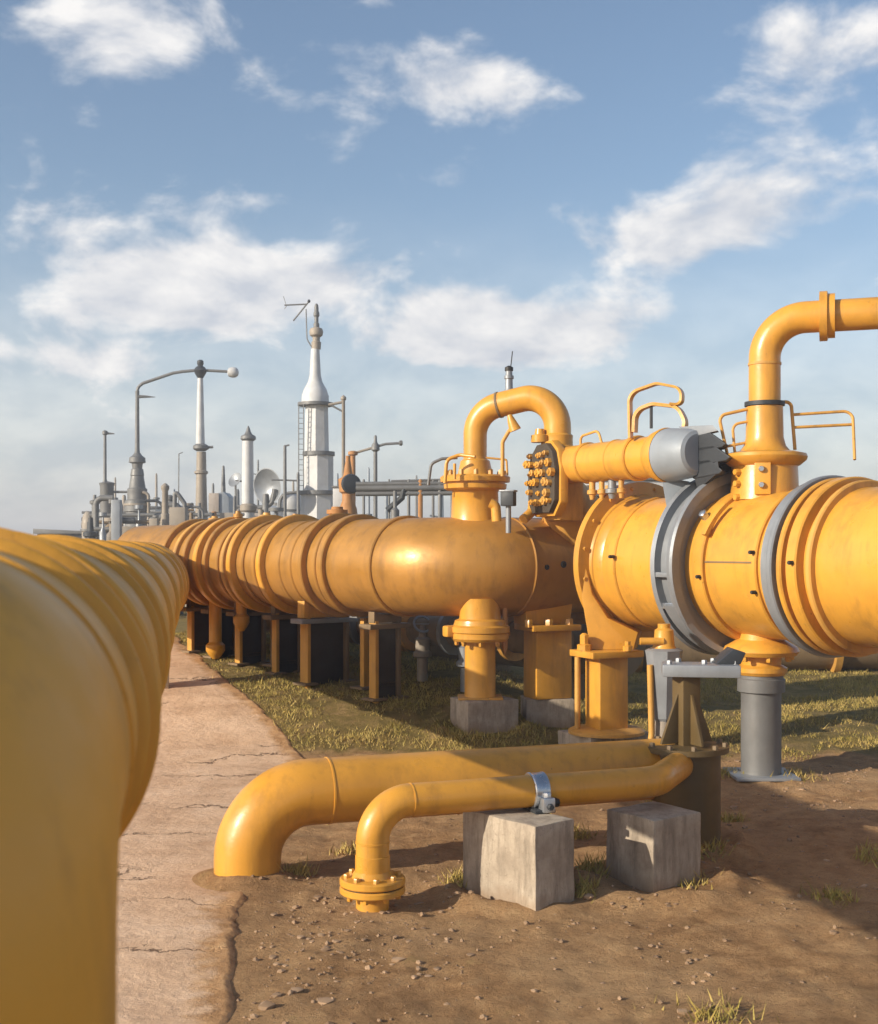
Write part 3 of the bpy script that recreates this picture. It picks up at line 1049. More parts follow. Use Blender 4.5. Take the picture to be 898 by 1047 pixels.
part('weld_seam', MB().ring(P[int(n * .5)] if False else V((.69, 14.17, 3.836)), V((1, -.37, .205)), [(-.012, .13), (-.012, .152), (.012, .152), (.012, .13)], 48), BROWN, t)
part('reducer', MB().sweep([V((1.33, 13.96, 3.16)), V((1.37, 14.05, 2.9)), V((1.54, 14.35, 2.6)), V((1.72, 14.65, 2.25))], [.2, .24, .36, .46], 48), WORN, t)
# small vent on top of the arch
p = V((.80, 14.13, 3.985))
t2 = thing('vent_stub', 'small grey vent with a black cap standing on the inverted U pipe', 'vent', p)
part('vent_body', MB().lathe(p, Z, [(0, .06), (.03, .045), (.14, .042), (.145, .055), (.18, .055), (.185, .04), (.24, .038)], 24), GREY, t2)
part('vent_cap', MB().lathe(p + Z * .235, Z, [(0, .048), (.04, .048), (.05, .03), (.06, .012)], 24), BLACK, t2)
part('whip', MB().sweep([p + V((.02, 0, .28)), p + V((.04, 0, .46))], .006, 8), BLACK, t2)
# crooked drain tube under the arch
d = 13.8
t3 = thing('drain_tube', 'crooked thin tube with a funnel hanging inside the inverted U pipe', 'tube', W(514, 486, d))
part('tube', MB().sweep(fillet([W(514, 487, d), W(514, 452, d), W(521, 440, d), W(526, 438, d)], .06), .022, 14), WORN, t3)
part('funnel', MB().sweep([W(521, 424, d), W(523, 430, d), W(527, 440, d)], [.025, .045, .07], 20), YELLOW, t3)
# grey instrument box
t4 = thing('instrument_box', 'small dark grey instrument box beside the wide flange on the shaded section', 'box', W(520, 518, 13.6))
part('box_body', MB().box(W(520, 510, 13.6), (.15, .12, .16), frame((1, -.4, 0)), .012), DKGREY, t4)
part('box_lid', MB().box(W(520, 502, 13.6), (.17, .14, .02), frame((1, -.4, 0)), .006), GREY, t4)
part('box_stem', MB().lathe(W(520, 545, 13.62), Z, [(0, .03), (.3, .03)], 12), GREY, t4)
t5 = thing('pipe_stub', 'short yellow elbow stub next to the grey instrument box', 'pipe', W(506, 525, 13.75))
part('stub', MB().sweep(fillet([W(508, 533, 13.7), W(507, 517, 13.7), W(501, 514, 13.7)], .05), .055, 20), YELLOW, t5)

# bolted valve bonnet
bc = W(552, 489, 13.75)
ba = V((-.93, -.36, .04)).normalized()
t = thing('valve_bonnet', 'yellow bolted valve cover studded with nuts below the inverted U pipe', 'valve', V((bc.x, bc.y, 2.5)))
X_ = frame(ba)
X_ = frame(ba)


def plate(o, th, k, bev):
    out = [(-.30, -.46), (.24, -.46), (.40, -.30), (.41, .12), (.33, .34), (.16, .46), (-.12, .45), (-.32, .30), (-.40, .05), (-.39, -.30)]
    return MB().prism([o + X_[1] * (a_ * k) + Z * (b_ * k) for a_, b_ in out], ba * th, bev)


part('cover_rim', plate(bc - ba * .17, .10, .92, .02), YELLOW, t)
part('cover_plate', plate(bc - ba * .09, .08, .84, .015), DKBROWN, t)
rb = random.Random(4)
for i in range(7):
    for j in range(8):
        yy = (i - 3) * .108 + (.027 if j % 2 else -.027) + rb.uniform(-.012, .012)
        zz = (j - 3.5) * .106 + rb.uniform(-.012, .012)
        if abs(yy) > .31 or abs(zz) > .36 or abs(yy) + abs(zz) > .52 or rb.random() < .14:
            continue
        r_ = rb.uniform(.028, .055)
        p = bc + X_[1] * yy + Z * zz - ba * .015
        h_ = rb.uniform(.025, .06)
        part('stud', MB().lathe(p, ba, [(0, r_), (h_, r_), (h_ + .006, r_ * .65), (h_ + .02, r_ * .5)], 6), YELLOW if rb.random() < .5 else WORN, t)
part('top_lug', MB().lathe(bc - ba * .05 + Z * .46 - X_[1] * .1, Z, [(-.05, .10), (.03, .10), (.04, .06), (.10, .05)], 12), YELLOW, t)
part('drain_lug', MB().sweep(fillet([bc + ba * .1 - Z * .46 - X_[1] * .22, bc - ba * .05 - Z * .36 - X_[1] * .30, bc - ba * .1 - Z * .1 - X_[1] * .36], .1), [.07] * 30 if False else .055, 16), YELLOW, t)
part('body_neck', MB().box(bc - ba * .30 - Z * .12, (.30, .42, .70), frame(ba), .06), WORN, t)

# horizontal cylinder
h0, h1 = V((1.325, 13.86, 3.115)), V((2.33, 12.25, 3.12))
ha = (h1 - h0).normalized()
L = (h1 - h0).length
t = thing('filter_cylinder', 'horizontal yellow cylinder with strap bands reaching from the U pipe to the grey duct', 'cylinder', V((h0.x, h0.y, 2.9)))
part('shell', MB().lathe(h0, ha, [(-.02, .10), (.08, .17), (.12, .205), (L - .3, .212), (L - .26, .212), (L - .02, .235), (L, .2)], 56), YELLOW, t)
for s, w, rr in ((.20, .02, .225), (.56, .03, .225), (1.05, .02, .22), (1.36, .035, .235)):
    band(t, h0 + ha * s, ha, w, .20, rr, YELLOW, 'strap', 56)
ar = [h0 + ha * .42 + Z * .2, h0 + ha * .42 + Z * .30, h0 + ha * .72 + Z * .34, h0 + ha * .78 + Z * .2]
part('lifting_loop', MB().sweep(fillet(ar, .08, 8), .014, 12), WORN, t)
for s, rr in ((.62, .035), (.78, .03), (.95, .045), (1.1, .03)):
    part('bottom_nozzle', MB().lathe(h0 + ha * s - Z * .40, Z, [(0, rr * .7), (.05, rr), (.06, rr * 1.6), (.1, rr * 1.6), (.11, rr), (.23, rr)], 16), WORN if s != .95 else GREY, t)

# bent handrail hoop on the cylinder (flat bar bent like a letter)
d = 12.55
t = thing('bent_handrail', 'yellow flat bar handrail bent into two loops above the horizontal cylinder', 'handrail', W(645, 450, d))


def flatbar(pts, w, h, rad):
    pts = fillet(pts, rad, 8)
    mb = MB()
    rows = []
    side = V((.5, .86, 0)).normalized()
    for i, p in enumerate(pts):
        a = pts[max(0, i - 1)]
        b = pts[min(len(pts) - 1, i + 1)]
        tg = (b - a).normalized()
        nn = tg.cross(side).normalized()
        rows.append([p - side * w + nn * h, p + side * w + nn * h, p + side * w - nn * h, p - side * w - nn * h])
    return mb._grid(rows, True, True)


part('upper_loop', flatbar([W(645, 448, d), W(644, 402, d), W(672, 392, d - .1), W(698, 397, d - .2), W(697, 414, d - .2), W(686, 413, d - .2)], .045, .012, .13), YELLOW, t)
part('lower_loop', flatbar([W(649, 442, d), W(650, 420, d), W(668, 413, d - .1), W(694, 416, d - .2), W(702, 432, d - .25), W(696, 448, d - .25)], .05, .016, .14), YELLOW, t)
part('stay', MB().sweep([W(666, 438, d - .1), W(666, 415, d - .1)], .016, 10), DKGREY, t)

# grey duct at the end of the cylinder
g0 = h1 - ha * .04
t = thing('grey_duct', 'faceted blue grey duct with dark pointed hood at the end of the horizontal cylinder', 'duct', V((g0.x, g0.y, 2.7)))
part('duct_body', MB().lathe(g0, ha, [(-.10, .245), (-.06, .262), (.0, .268), (.26, .242), (.36, .215), (.38, .18)], 48), BLUEGREY, t, 24)
e = g0 + ha * .30
part('cowl', MB().lathe(g0, ha, [(-.20, .23), (-.16, .252), (-.05, .278), (-.03, .272), (-.03, .25)], 48), YELLOW, t, 30)
HOOD = DKGREY
for z0_, z1_, l_ in ((.17, .03, .44), (.05, -.10, .50), (-.08, -.22, .40)):
    part('hood', MB().prism([e + Z * z0_, e + ha * l_ * .55 + Z * (z0_ + .01), e + ha * l_ + Z * (z1_ + .03), e + ha * l_ * .9 + Z * z1_, e + Z * (z1_ - .03)], V((.10, .26, 0)), .01), DKGREY, t, 15)
part('fin', MB().prism([e + Z * .16, e + ha * .34 + Z * .19, e + ha * .27 + Z * .25, e - ha * .2 + Z * .275], V((.05, .16, 0)), .004), GREY, t)
part('duct_leg', MB().prism([g0 + V((-.10, 0, -.22)), g0 + V((.17, -.0, -.26)), g0 + V((.15, 0, -.62)), g0 + V((.03, 0, -.72)), g0 + V((-.03, 0, -.62))], V((.06, .14, 0)), .008), BLUEGREY, t)
part('lower_fin', MB().prism([e + V((.0, 0, -.18)), e + ha * .34 - Z * .10, e + ha * .36 - Z * .2, e + V((.05, 0, -.36))], V((.04, .12, 0)), .004), DKGREY, t)

# bolted rack below the cylinder (seen against the sky between the pipes)
d = 14.6
t = thing('pipe_manifold', 'pale pipe manifold with small valves seen between the cylinder and the flange', 'manifold', W(610, 530, d))
part('manifold_pipe', MB().sweep([W(590, 508, d), W(685, 506, d)], .03, 14), STEEL, t)
part('manifold_pipe', MB().sweep([W(588, 520, d), W(690, 519, d)], .045, 14), WORN, t)
for px, m, r in ((594, TAN, .05), (600, TAN, .035), (622, WORN, .03), (631, WORN, .035), (641, STEEL, .03), (660, STEEL, .04)):
    part('valve_stem', MB().lathe(W(px, 524, d), Z, [(0, r), (.1, r), (.11, r * 1.5), (.15, r * 1.5), (.16, r * .8), (.27, r * .8), (.28, r * 1.3), (.32, r * 1.2)], 16), m, t)

# guard hoops at the left flange
d = 14.0
rail('dark bent hoop rail left of the U pipe flange', [W(438, 496, d), W(441, 474, d), W(452, 469, d), W(468, 468, d)], .08, .017, STEEL, W(440, 500, d))
rail('yellow bent hoop rail in front of the U pipe flange', [W(455, 494, d - .2), W(457, 470, d - .2), W(470, 465, d - .2), W(486, 467, d - .3)], .08, .02, YELLOW, W(457, 497, d),
     [[W(465, 490, d - .3), W(465, 474, d - .3)]])
rail('thin yellow rail right of the U pipe flange', [W(497, 468, d), W(518, 470, d), W(519, 486, d)], .02, .012, WORN, W(512, 490, d))

# ================================================================== FRONT PIPES
def line_dir(a, b):
    return (b - a).normalized()


s0, s1 = V((-.174, 7.6, .65)), V((1.158, 8.09, .65))
sd = line_dir(s0, s1)
t = thing('thin_front_pipe', 'thin yellow pipe nearest the viewer with an elbow down to a bolted flange', 'pipe', s0 - sd * .3 - Z * .65)
lx = s0 - sd * .245
endp = V((1.44, 8.193, .65))
P = fillet([V((lx.x, lx.y, -.15)), V((lx.x, lx.y, .65)), endp, V((1.80, 9.1, .62))], [.235, .3], 20)
part('pipe_body', MB().sweep(P, .1015, 56), YELLOW, t)
part('weld_seam', MB().ring(lx + sd * .245, sd, [(-.006, .095), (-.004, .1045), (.004, .1045), (.006, .095)], 48), YELLOW, t)
part('weld_seam', MB().ring(V((lx.x, lx.y, .41)), Z, [(-.008, .095), (-.004, .106), (.004, .106), (.008, .095)], 48), YELLOW, t)
part('lower_sleeve', MB().ring(V((lx.x, lx.y, .34)), Z, [(-.13, .09), (-.13, .106), (-.01, .106), (.0, .095)], 48), YELLOW, t)
zf = .155
q = part('flange', MB().ring(V((lx.x, lx.y, zf)), Z, [(0, .09), (0, .192), (.008, .2), (.036, .2), (.044, .192), (.05, .13), (.085, .108), (.085, .09)], 64), YELLOW, t)
bolts(q, V((lx.x, lx.y, zf + .044)), Z, .158, 8, .02, .026, YELLOW, .25)
q = part('flange', MB().ring(V((lx.x, lx.y, zf - .05)), Z, [(0, .09), (0, .192), (.008, .2), (.034, .2), (.042, .192), (.042, .09)], 64), YELLOW, t)
bolts(q, V((lx.x, lx.y, zf - .05)), -Z, .158, 8, .02, .03, YELLOW, .25)
part('gasket', MB().ring(V((lx.x, lx.y, zf - .009)), Z, [(0, .09), (0, .182), (.010, .182), (.010, .09)], 64), BLACK, t)

b0, b1 = V((-.758, 8.4, .55)), V((1.458, 9.17, .55))
bd = line_dir(b0, b1)
t = thing('thick_front_pipe', 'thick yellow pipe behind the thin one with a wide elbow into the dirt', 'pipe', b0 - bd * .5 - Z * .55)
lb = b0 - bd * .545
P = fillet([V((lb.x, lb.y, -.3)), V((lb.x, lb.y, .55)), V((1.80, 9.288, .55))], .53, 22)
part('pipe_body', MB().sweep(P, .222, 72), YELLOW, t)
part('weld_seam', MB().ring(lb + bd * .545, bd, [(-.010, .21), (-.006, .2265), (.006, .2265), (.010, .21)], 72), YELLOW, t)

# silver clamp over the thin pipe on its block
k = (W(549, 808, 7.85).x - s0.x) / sd.x
cc = s0 + sd * k
t = thing('pipe_clamp', 'silver strap clamp with bolted block holding the thin pipe on the concrete', 'pipe clamp', V((cc.x, cc.y, .53)))
part('strap', MB().ring(cc, sd, [(-.052, .099), (-.052, .112), (-.046, .118), (-.03, .1135), (.03, .1135), (.046, .118), (.052, .112), (.052, .099)], 56), SILVER, t)
fn = V((sd.y, -sd.x, 0))
q = part('clamp_block', MB().box(cc + fn * .115 - Z * .068 + sd * .02, (.085, .085, .095), (sd, -fn, Z), .014), SILVER, t)
part('bolt', MB().hexbolt(cc + fn * .158 - Z * .075 + sd * .02, fn, .022, .03), DKGREY, q)
part('bolt', MB().hexbolt(cc + fn * .12 - Z * .02 + sd * .02, Z, .026, .03), SILVER, q)
part('bolt', MB().hexbolt(cc + fn * .115 - Z * .06 + sd * .062, sd, .03, .04), BLACK, q)
part('foot', MB().box(cc - Z * .108 + fn * .03, (.14, .22, .022), (sd, -fn, Z), .004), DKGREY, t)

# ================================================================== BACKGROUND PLANT
def vl(px, d, prof, zbase=None):
    """upright turned profile from photo rows: (row, half width in pixels), top first"""
    k = d / F
    pts = [((HY - y) * k + EYE, w * k) for y, w in prof]
    pts.sort(key=lambda q: q[0])
    x = (px - CX) * k
    return V((x, d, 0)), [(max(z, -1), r) for z, r in pts]


def tower(mb, px, d, prof, seg=24):
    o, p = vl(px, d, prof)
    return mb.lathe(o, Z, p, seg)


def gz(px, d):
    x = (px - CX) / F * d
    return V((x, d, zt(x, d)))


# main white tower
d = 45
t = thing('flare_tower', 'tall white bottle shaped tower with a platform ring and thin finial', 'tower', gz(324, d))
part('lower_body', tower(MB(), 326, d, [(605, 19), (530, 19), (503, 18.5), (502, 15), (463.5, 15)], 8), WHITE, t, 25)
part('base_ring', tower(MB(), 326, d, [(506, 18), (506, 21), (502, 21), (502, 16)], 24), STEEL, t)
part('upper_body', tower(MB(), 324, d, [(463, 12.5), (414, 11.5)], 8), WHITE, t, 25)
part('step_ring', tower(MB(), 326, d, [(466, 14), (466, 16.5), (462, 16.5), (462, 11)], 24), STEEL, t)
part('bell', tower(MB(), 322.5, d, [(412, 14), (405, 13.8), (398, 11.5), (391, 7.5), (384, 5.8), (370, 5), (357, 4.4)], 32), WHITE, t)
part('platform', tower(MB(), 323, d, [(415, 12), (415, 18.5), (412, 18.5), (412, 12)], 24), STEEL, t)
part('neck_collar', tower(MB(), 323.5, d, [(357, 4.6), (350, 5), (349, 3.8), (345, 3.8), (343, 6.5), (339, 7.2), (336, 6), (335, 3.4)], 24), TAN, t)
part('finial', tower(MB(), 323.7, d, [(336, 3), (331, 3), (330, 2), (324, 2.2), (323, 3.1), (320, 3), (318, 2.2), (314, 2.2), (312, 1.8), (310.5, .8)], 20), STEEL, t)
cage = thing('ladder', 'thin caged ladder on the left side of the tall white tower', 'ladder', gz(308, d))
for px in (305.5, 310.5):
    part('rail', MB().sweep([W(px, 413, d - .5), W(px, 503, d - .5)], .018, 8), STEEL, cage)
for i in range(16):
    part('rung', MB().sweep([W(305.5, 417 + i * 5.3, d - .5), W(310.5, 417 + i * 5.3, d - .5)], .012, 6), STEEL, cage)
vane = thing('antenna', 'thin dark crossed antenna mast reaching left beside the tower finial', 'antenna', W(318, 355, d))
part('mast', MB().sweep(fillet([W(319, 355, d), W(314, 347, d), W(313, 316, d)], .4), .022, 8), STEEL, vane)
part('arm', MB().sweep([W(300, 328, d), W(317, 307, d)], .03, 8), STEEL, vane)
part('arm', MB().sweep([W(291, 312, d), W(314, 311, d)], .028, 8), STEEL, vane)
part('tip', MB().sweep([W(290, 303, d), W(293, 313, d), W(291, 316, d)], .012, 6), STEEL, vane)
part('counterweight', MB().lathe(W(316, 308, d) - Z * .06, Z, [(0, .03), (.06, .06), (.12, .03)], 12), DKGREY, vane)

t = thing('vent_pole', 'slim rusty pole braced to the right side of the tall white tower', 'pole', gz(351, 44.5))
d = 44.5
part('pole', tower(MB(), 351.3, d, [(605, 2), (410, 1.7), (408, 3), (406, 2.8), (404, .4)], 12), TAN, t)
part('brace', MB().sweep([W(351, 411, d), W(336, 414, d)], .05, 8), TAN, t)
part('brace', MB().sweep([W(351, 421, d), W(338, 414, d)], .035, 8), STEEL, t)

d = 42
t = thing('lamp_post', 'rusty orange pole with short bent arm right of the white tower', 'lamp post', gz(361, d))
part('pole', tower(MB(), 361, d, [(605, 3.2), (466, 2.6), (465, 5), (462, 5), (461, 2)], 14), RUST, t)
part('arm', MB().sweep(fillet([W(361, 464, d), W(367, 462, d), W(384, 457, d)], .5), .045, 10), TAN, t)
t = thing('lamp_post', 'grey cross shaped lamp post above the pipe rack', 'lamp post', gz(384, d))
part('pole', tower(MB(), 384, d, [(605, 2.4), (462, 2), (460, 4.5), (455, 4), (452, 1.8), (446, 1.5), (445, .6)], 14), STEEL, t)
part('arm', MB().sweep(fillet([W(384, 457, d), W(394, 454, d), W(411, 453, d)], .4), .045, 10), STEEL, t)
part('lamp_head', MB().lathe(W(408, 453, d), V((1, 0, 0)), [(0, .05), (.03, .09), (.11, .09), (.13, .04)], 12), STEEL, t)

# yellow stub below the rusty pole and dark valve
d = 30
t = thing('valve_stack', 'rust brown valve stack standing behind the banded pipe near the white tower', 'valve', gz(356, d))
part('body', tower(MB(), 356, d, [(605, 11), (535, 11), (520, 9), (512, 6), (505, 6), (503, 9), (490, 10), (487, 5), (470, 2.4), (466, 2.4)], 20), RUST, t)
t = thing('control_box', 'white control cabinet behind the banded pipe right of the tower', 'cabinet', gz(347, 31))
part('cabinet', MB().box(W(347.5, 510, 31), (.32, .3, .55), None, .02), WHITE, t)
part('cabinet_roof', MB().box(W(347.5, 498, 31), (.38, .36, .05), None, .01), STEEL, t)
part('stand', MB().box((W(347.5, 521, 31) + gz(347.5, 31)) / 2, (.12, .12, W(347, 521, 31).z - .8), None, .01), STEEL, t)

# pipe rack
d = 26
t = thing('pipe_rack', 'grey pipe rack with rails and many posts left of the U pipe', 'pipe rack', gz(420, d))
for y, r in ((495, .05), (499.5, .07), (505, .05)):
    part('rack_pipe', MB().sweep([W(364, y, d), W(480, y - 1, d)], r, 12), STEEL, t)
for px, r in ((372, .05), (398, .04), (418, .06), (430, .09), (443, .05), (450, .08), (462, .05)):
    part('post', tower(MB(), px, d, [(605, 2.4 * r / .05 * .6), (492, 2.4 * r / .05 * .6), (490, 1)], 10), STEEL if r != .09 else RUST, t)
part('diagonal_brace', MB().sweep([W(396, 522, d), W(411, 509, d), W(413, 500, d)], .07, 10), DKGREY, t)
part('handrail', MB().sweep([W(400, 492, d), W(470, 490, d)], .025, 8), STEEL, t)
for px in (410, 420, 432, 446, 458):
    part('baluster', MB().sweep([W(px, 492, d), W(px, 499, d)], .02, 6), STEEL, t)
t = thing('cable_reel', 'small dark valve wheel on the pipe rack beside the lamp post', 'valve', W(404, 535, 25.6))
part('reel', MB().lathe(W(358, 495, 27), V((.3, -1, 0)), [(0, .1), (.02, .2), (.1, .22), (.2, .2), (.22, .1)], 20), DKGREY, t)
part('stem', MB().lathe(gz(404, 25.6), Z, [(0, .04), (1.9, .04), (1.95, .09), (2.2, .09), (2.25, .04), (2.6, .04)], 12), STEEL, t)

# left group
d = 48
t = thing('lamp_post', 'tall grey lamp post with bent gooseneck arm joining the white column', 'lamp post', gz(140, d))
part('pole', tower(MB(), 140.5, d, [(470, 3), (464, 3), (460, 2.4), (405, 1.9), (400, 2.2)], 14), STEEL, t)
part('arm', MB().sweep(fillet([W(140.5, 402, d), W(141, 396, d), W(146, 392, d), W(177, 381.5, d), W(186, 380, d), W(202, 378.5, d)], .3), [.07] * 62 if False else .06, 10), STEEL, t)
part('side_fin', MB().sweep([W(141, 405.5, d), W(149, 405.5, d), W(159, 406, d)], [.07, .05, .01], 8), STEEL, t)
part('valve_column', tower(MB(), 140.5, d, [(605, 17), (555, 15), (530, 12), (524, 11.5), (523, 13), (512, 12.5), (511, 10), (500, 10), (499, 8.5), (487, 6.5), (486, 7), (480, 6), (479, 5), (474, 5.5), (473, 8.5), (468, 8), (466, 5), (463, 3)], 20), STEEL, t)
part('service_platform', tower(MB(), 140.5, d, [(517, 10), (517, 13.5), (515, 13.5), (515, 10)], 20), TAN, t)
part('side_pipe', MB().sweep(fillet([gz(152, d - .3), W(152, 505, d - .3), W(146, 503, d - .3)], .3), .06, 10), TAN, t)

t = thing('lamp_post', 'white column with a dark cap and a round lamp on its right arm', 'lamp post', gz(205, d))
part('lower_shaft', tower(MB(), 206, d, [(605, 7.5), (540, 6.5), (500, 5.5), (462, 4.8)], 20), TAN, t)
part('shaft', tower(MB(), 205, d, [(458, 4.6), (440, 4.2), (395, 3.0), (384, 2.6)], 20), WHITE, t)
part('collar', tower(MB(), 205.5, d, [(461, 5), (459, 8), (456, 8), (454, 5)], 20), STEEL, t)
part('collar', tower(MB(), 205.8, d, [(485, 5.4), (484, 7), (482, 7), (481, 5)], 20), TAN, t)
part('head', tower(MB(), 205, d, [(387, 2.6), (383, 5), (379, 7), (376, 5), (374, 2.5), (372, 3.4), (369, 3.2), (368, 1.5)], 20), DKGREY, t)
part('arm', MB().sweep([W(205, 378.5, d), W(216, 379, d), W(234, 380, d)], .055, 10), STEEL, t)
part('lamp_globe', MB().lathe(W(233, 380.5, d), V((1, 0, -.05)), [(0, .08), (.04, .17), (.18, .21), (.32, .19), (.4, .12), (.42, .05)], 20), WHITE, t)
part('side_tab', MB().sweep([W(210, 457.5, d), W(218, 457, d)], .05, 8), STEEL, t)

d = 50
t = thing('lamp_post', 'short dark lamp post on a grey column at the far left', 'lamp post', gz(108, d))
part('pole', tower(MB(), 107.5, d, [(494, 3), (490, 1.8), (445, 1.5), (444, 2.8), (441, 2.8), (440, 1)], 12), STEEL, t)
part('arm', MB().sweep([W(108, 443, d), W(117, 443.5, d)], [.06, .02], 8), STEEL, t)
part('column', tower(MB(), 109.5, d, [(605, 12), (555, 11), (530, 10), (528, 7), (497, 7), (494, 8), (493, 4)], 14), STEEL, t)
part('side_vessel', tower(MB(), 121, d - .4, [(605, 5), (518, 5), (514, 4), (512, 2)], 16), TAN, t)
part('cross_pipe', MB().sweep([W(112, 503, d), W(134, 503, d)], .05, 8), STEEL, t)

t = thing('shed', 'dark low building at the far left beyond the huge pipe', 'shed', gz(72, 60))
part('walls', MB().box(gz(72, 60) + Z * 1.4, (2.4, 2.5, 2.9), None, .02), DKGREY, t)
part('roof', MB().prism([gz(72, 60) + V((-1.35, -1.4, 2.86)), gz(72, 60) + V((1.35, -1.4, 2.86)), gz(72, 60) + V((1.35, -1.4, 2.98)), gz(72, 60) + V((-1.35, -1.4, 3.1))], V((0, 2.8, 0)), .01), STEEL, t)

d = 40
t = thing('relief_valve', 'small slender tan relief valve standing between the two big lamp posts', 'valve', gz(169, d))
part('body', tower(MB(), 169, d, [(605, 6), (535, 5), (526, 4.5), (525, 3.4), (502, 3), (500, 4.2), (497, 4.2), (495, 2), (494, .8)], 14), TAN, t)
part('arm', MB().sweep([W(160, 530, d), W(169, 528, d)], .1, 10), STEEL, t)
part('side_post', tower(MB(), 160, d, [(605, 3), (530, 3), (529, 4), (527, 4)], 12), STEEL, t)
d = 39
t = thing('gooseneck_vent', 'grey vent box with a curved gooseneck pipe left of the white column', 'vent', gz(184, d))
part('box', MB().box(W(183, 535, d), (.50, .5, 1.0), None, .02), TAN, t)
part('gooseneck', MB().sweep(fillet([W(178.5, 525, d), W(179, 504, d), W(182, 505, d), W(189, 515, d), W(189, 528, d)], .15), .07, 12), STEEL, t)
part('base_leg', MB().box((W(183, 545, d) + gz(183, d)) / 2, (.3, .3, W(183, 545, d).z - .7), None, .02), STEEL, t)
t = thing('mast', 'hair thin wire mast standing left of the white column', 'mast', gz(183, 47))
part('rod', MB().sweep([gz(182, 47), W(183, 464, 47)], .022, 6), STEEL, t)
part('tip', MB().sweep([W(183, 464, 47), W(187, 462.5, 47)], .018, 6), STEEL, t)

d = 52
t = thing('storage_hut', 'pale blue grey hut with sloping top right of the white column', 'hut', gz(225, d))
b = [W(212, 530, d), W(236, 530, d), W(234, 508, d), W(229, 503, d), W(213, 506, d)]
for q in b[:2]:
    q.z = .6
part('hut_walls', MB().prism(b, V((0, 1.5, 0)), .02), BLUEGREY, t)
part('side_panel', MB().box(W(219, 514, d) - V((0, .05, 0)), (.42, .05, .8), None, .01), PANEL, t)
part('flue', tower(MB(), 228.5, d + .6, [(520, 3), (503, 2.4), (480, 1.5), (477, 1.2), (476, .5)], 12), STEEL, t)

d = 46
t = thing('exhaust_stack', 'white and grey exhaust stack with a pointed cap between hut and dish', 'stack', gz(254, d))
part('shaft', tower(MB(), 253.5, d, [(605, 7), (540, 6.4), (515, 6.2), (451, 5.6)], 24), WHITE, t)
part('cap', tower(MB(), 254, d, [(451, 5.5), (449, 8), (446, 7.5), (444, 4), (441, 2.5), (438, 1.6), (435.5, .6)], 20), STEEL, t)
part('lower_flange', tower(MB(), 254, d, [(524, 6.5), (522, 8.5), (517, 8.5), (515, 6.3)], 20), TAN, t)
part('side_bracket', MB().sweep([W(244, 521, d), W(254, 519, d)], .06, 8), STEEL, t)
d = 44
t = thing('dish_antenna', 'big grey dish turned sideways right of the exhaust stack', 'dish', gz(271, d))
dc = W(271, 497, d)
part('dish', MB().lathe(dc + V((.10, .1, 0)), V((-.55, -.8, -.10)), [(-.30, .05), (-.25, .25), (-.12, .50), (.04, .62), (.06, .66), (.06, .62), (-.08, .48), (-.2, .2), (-.24, .02)], 32), GREY, t)
part('pedestal', tower(MB(), 272, d, [(605, 6), (530, 5), (518, 4), (505, 3)], 14), STEEL, t)
part('yoke', MB().sweep(fillet([W(264, 520, d), W(278, 516, d), W(281, 500, d)], .3), .09, 10), STEEL, t)
t = thing('dish_antenna', 'small grey dish on a thin arm just left of the exhaust stack', 'dish', gz(241, 47))
dc = W(241, 491, 47)
part('dish', MB().lathe(dc, V((-.5, -.75, .45)), [(-.12, .02), (-.06, .18), (.04, .3), (.05, .3), (-.03, .17), (-.08, .02)], 24), GREY, t)
part('arm', MB().sweep([dc, W(252, 493, 47)], .03, 8), STEEL, t)
part('post', MB().sweep([gz(241, 47.2), W(241, 492, 47.2)], .04, 8), STEEL, t)
t = thing('bollard_post', 'small dark post right of the hut behind the pipeline', 'post', gz(240, 40))
part('post', tower(MB(), 240, 40, [(605, 2), (515, 1.6), (509, 1.2), (507, .6)], 12), STEEL, t)

d = 43
t = thing('railing', 'thin dark posts joined by a rail between the dish and the white tower', 'railing', gz(298, d))
part('post', tower(MB(), 291.5, d, [(605, 2.2), (460, 1.6), (456, 1.5), (455, .6)], 12), STEEL, t)
part('post_tip', MB().sweep([W(291.5, 456, d), W(296, 455, d)], .03, 8), STEEL, t)
part('post', tower(MB(), 305, d, [(605, 1.9), (485, 1.5), (483, 1)], 12), STEEL, t)
part('rail', MB().sweep([W(278, 490.5, d), W(306, 491.5, d)], .03, 8), STEEL, t)
t = thing('storage_tank', 'low pale rounded tank at the foot of the white tower', 'tank', gz(296, 47))
part('shell', tower(MB(), 297, 47, [(605, 14), (520, 14), (511, 13), (505, 9), (503, 3)], 28), WHITE, t)
part('rim', tower(MB(), 297, 47, [(523, 13.9), (523, 15), (521, 15), (521, 13.9)], 28), STEEL, t)
part('side_pipe', MB().sweep(fillet([W(286, 522, 46), W(287, 505, 46), W(306, 503, 46)], .4), .06, 10), STEEL, t)
t = thing('storage_tank', 'pale grey drum standing between the dish and the rounded tank', 'tank', gz(283, 52))
part('shell', tower(MB(), 283, 52, [(605, 13), (526, 13), (520, 11), (517, 4)], 28), BLUEGREY, t)
part('hatch', tower(MB(), 283, 52, [(519, 4), (515, 4), (514, 3)], 16), STEEL, t)

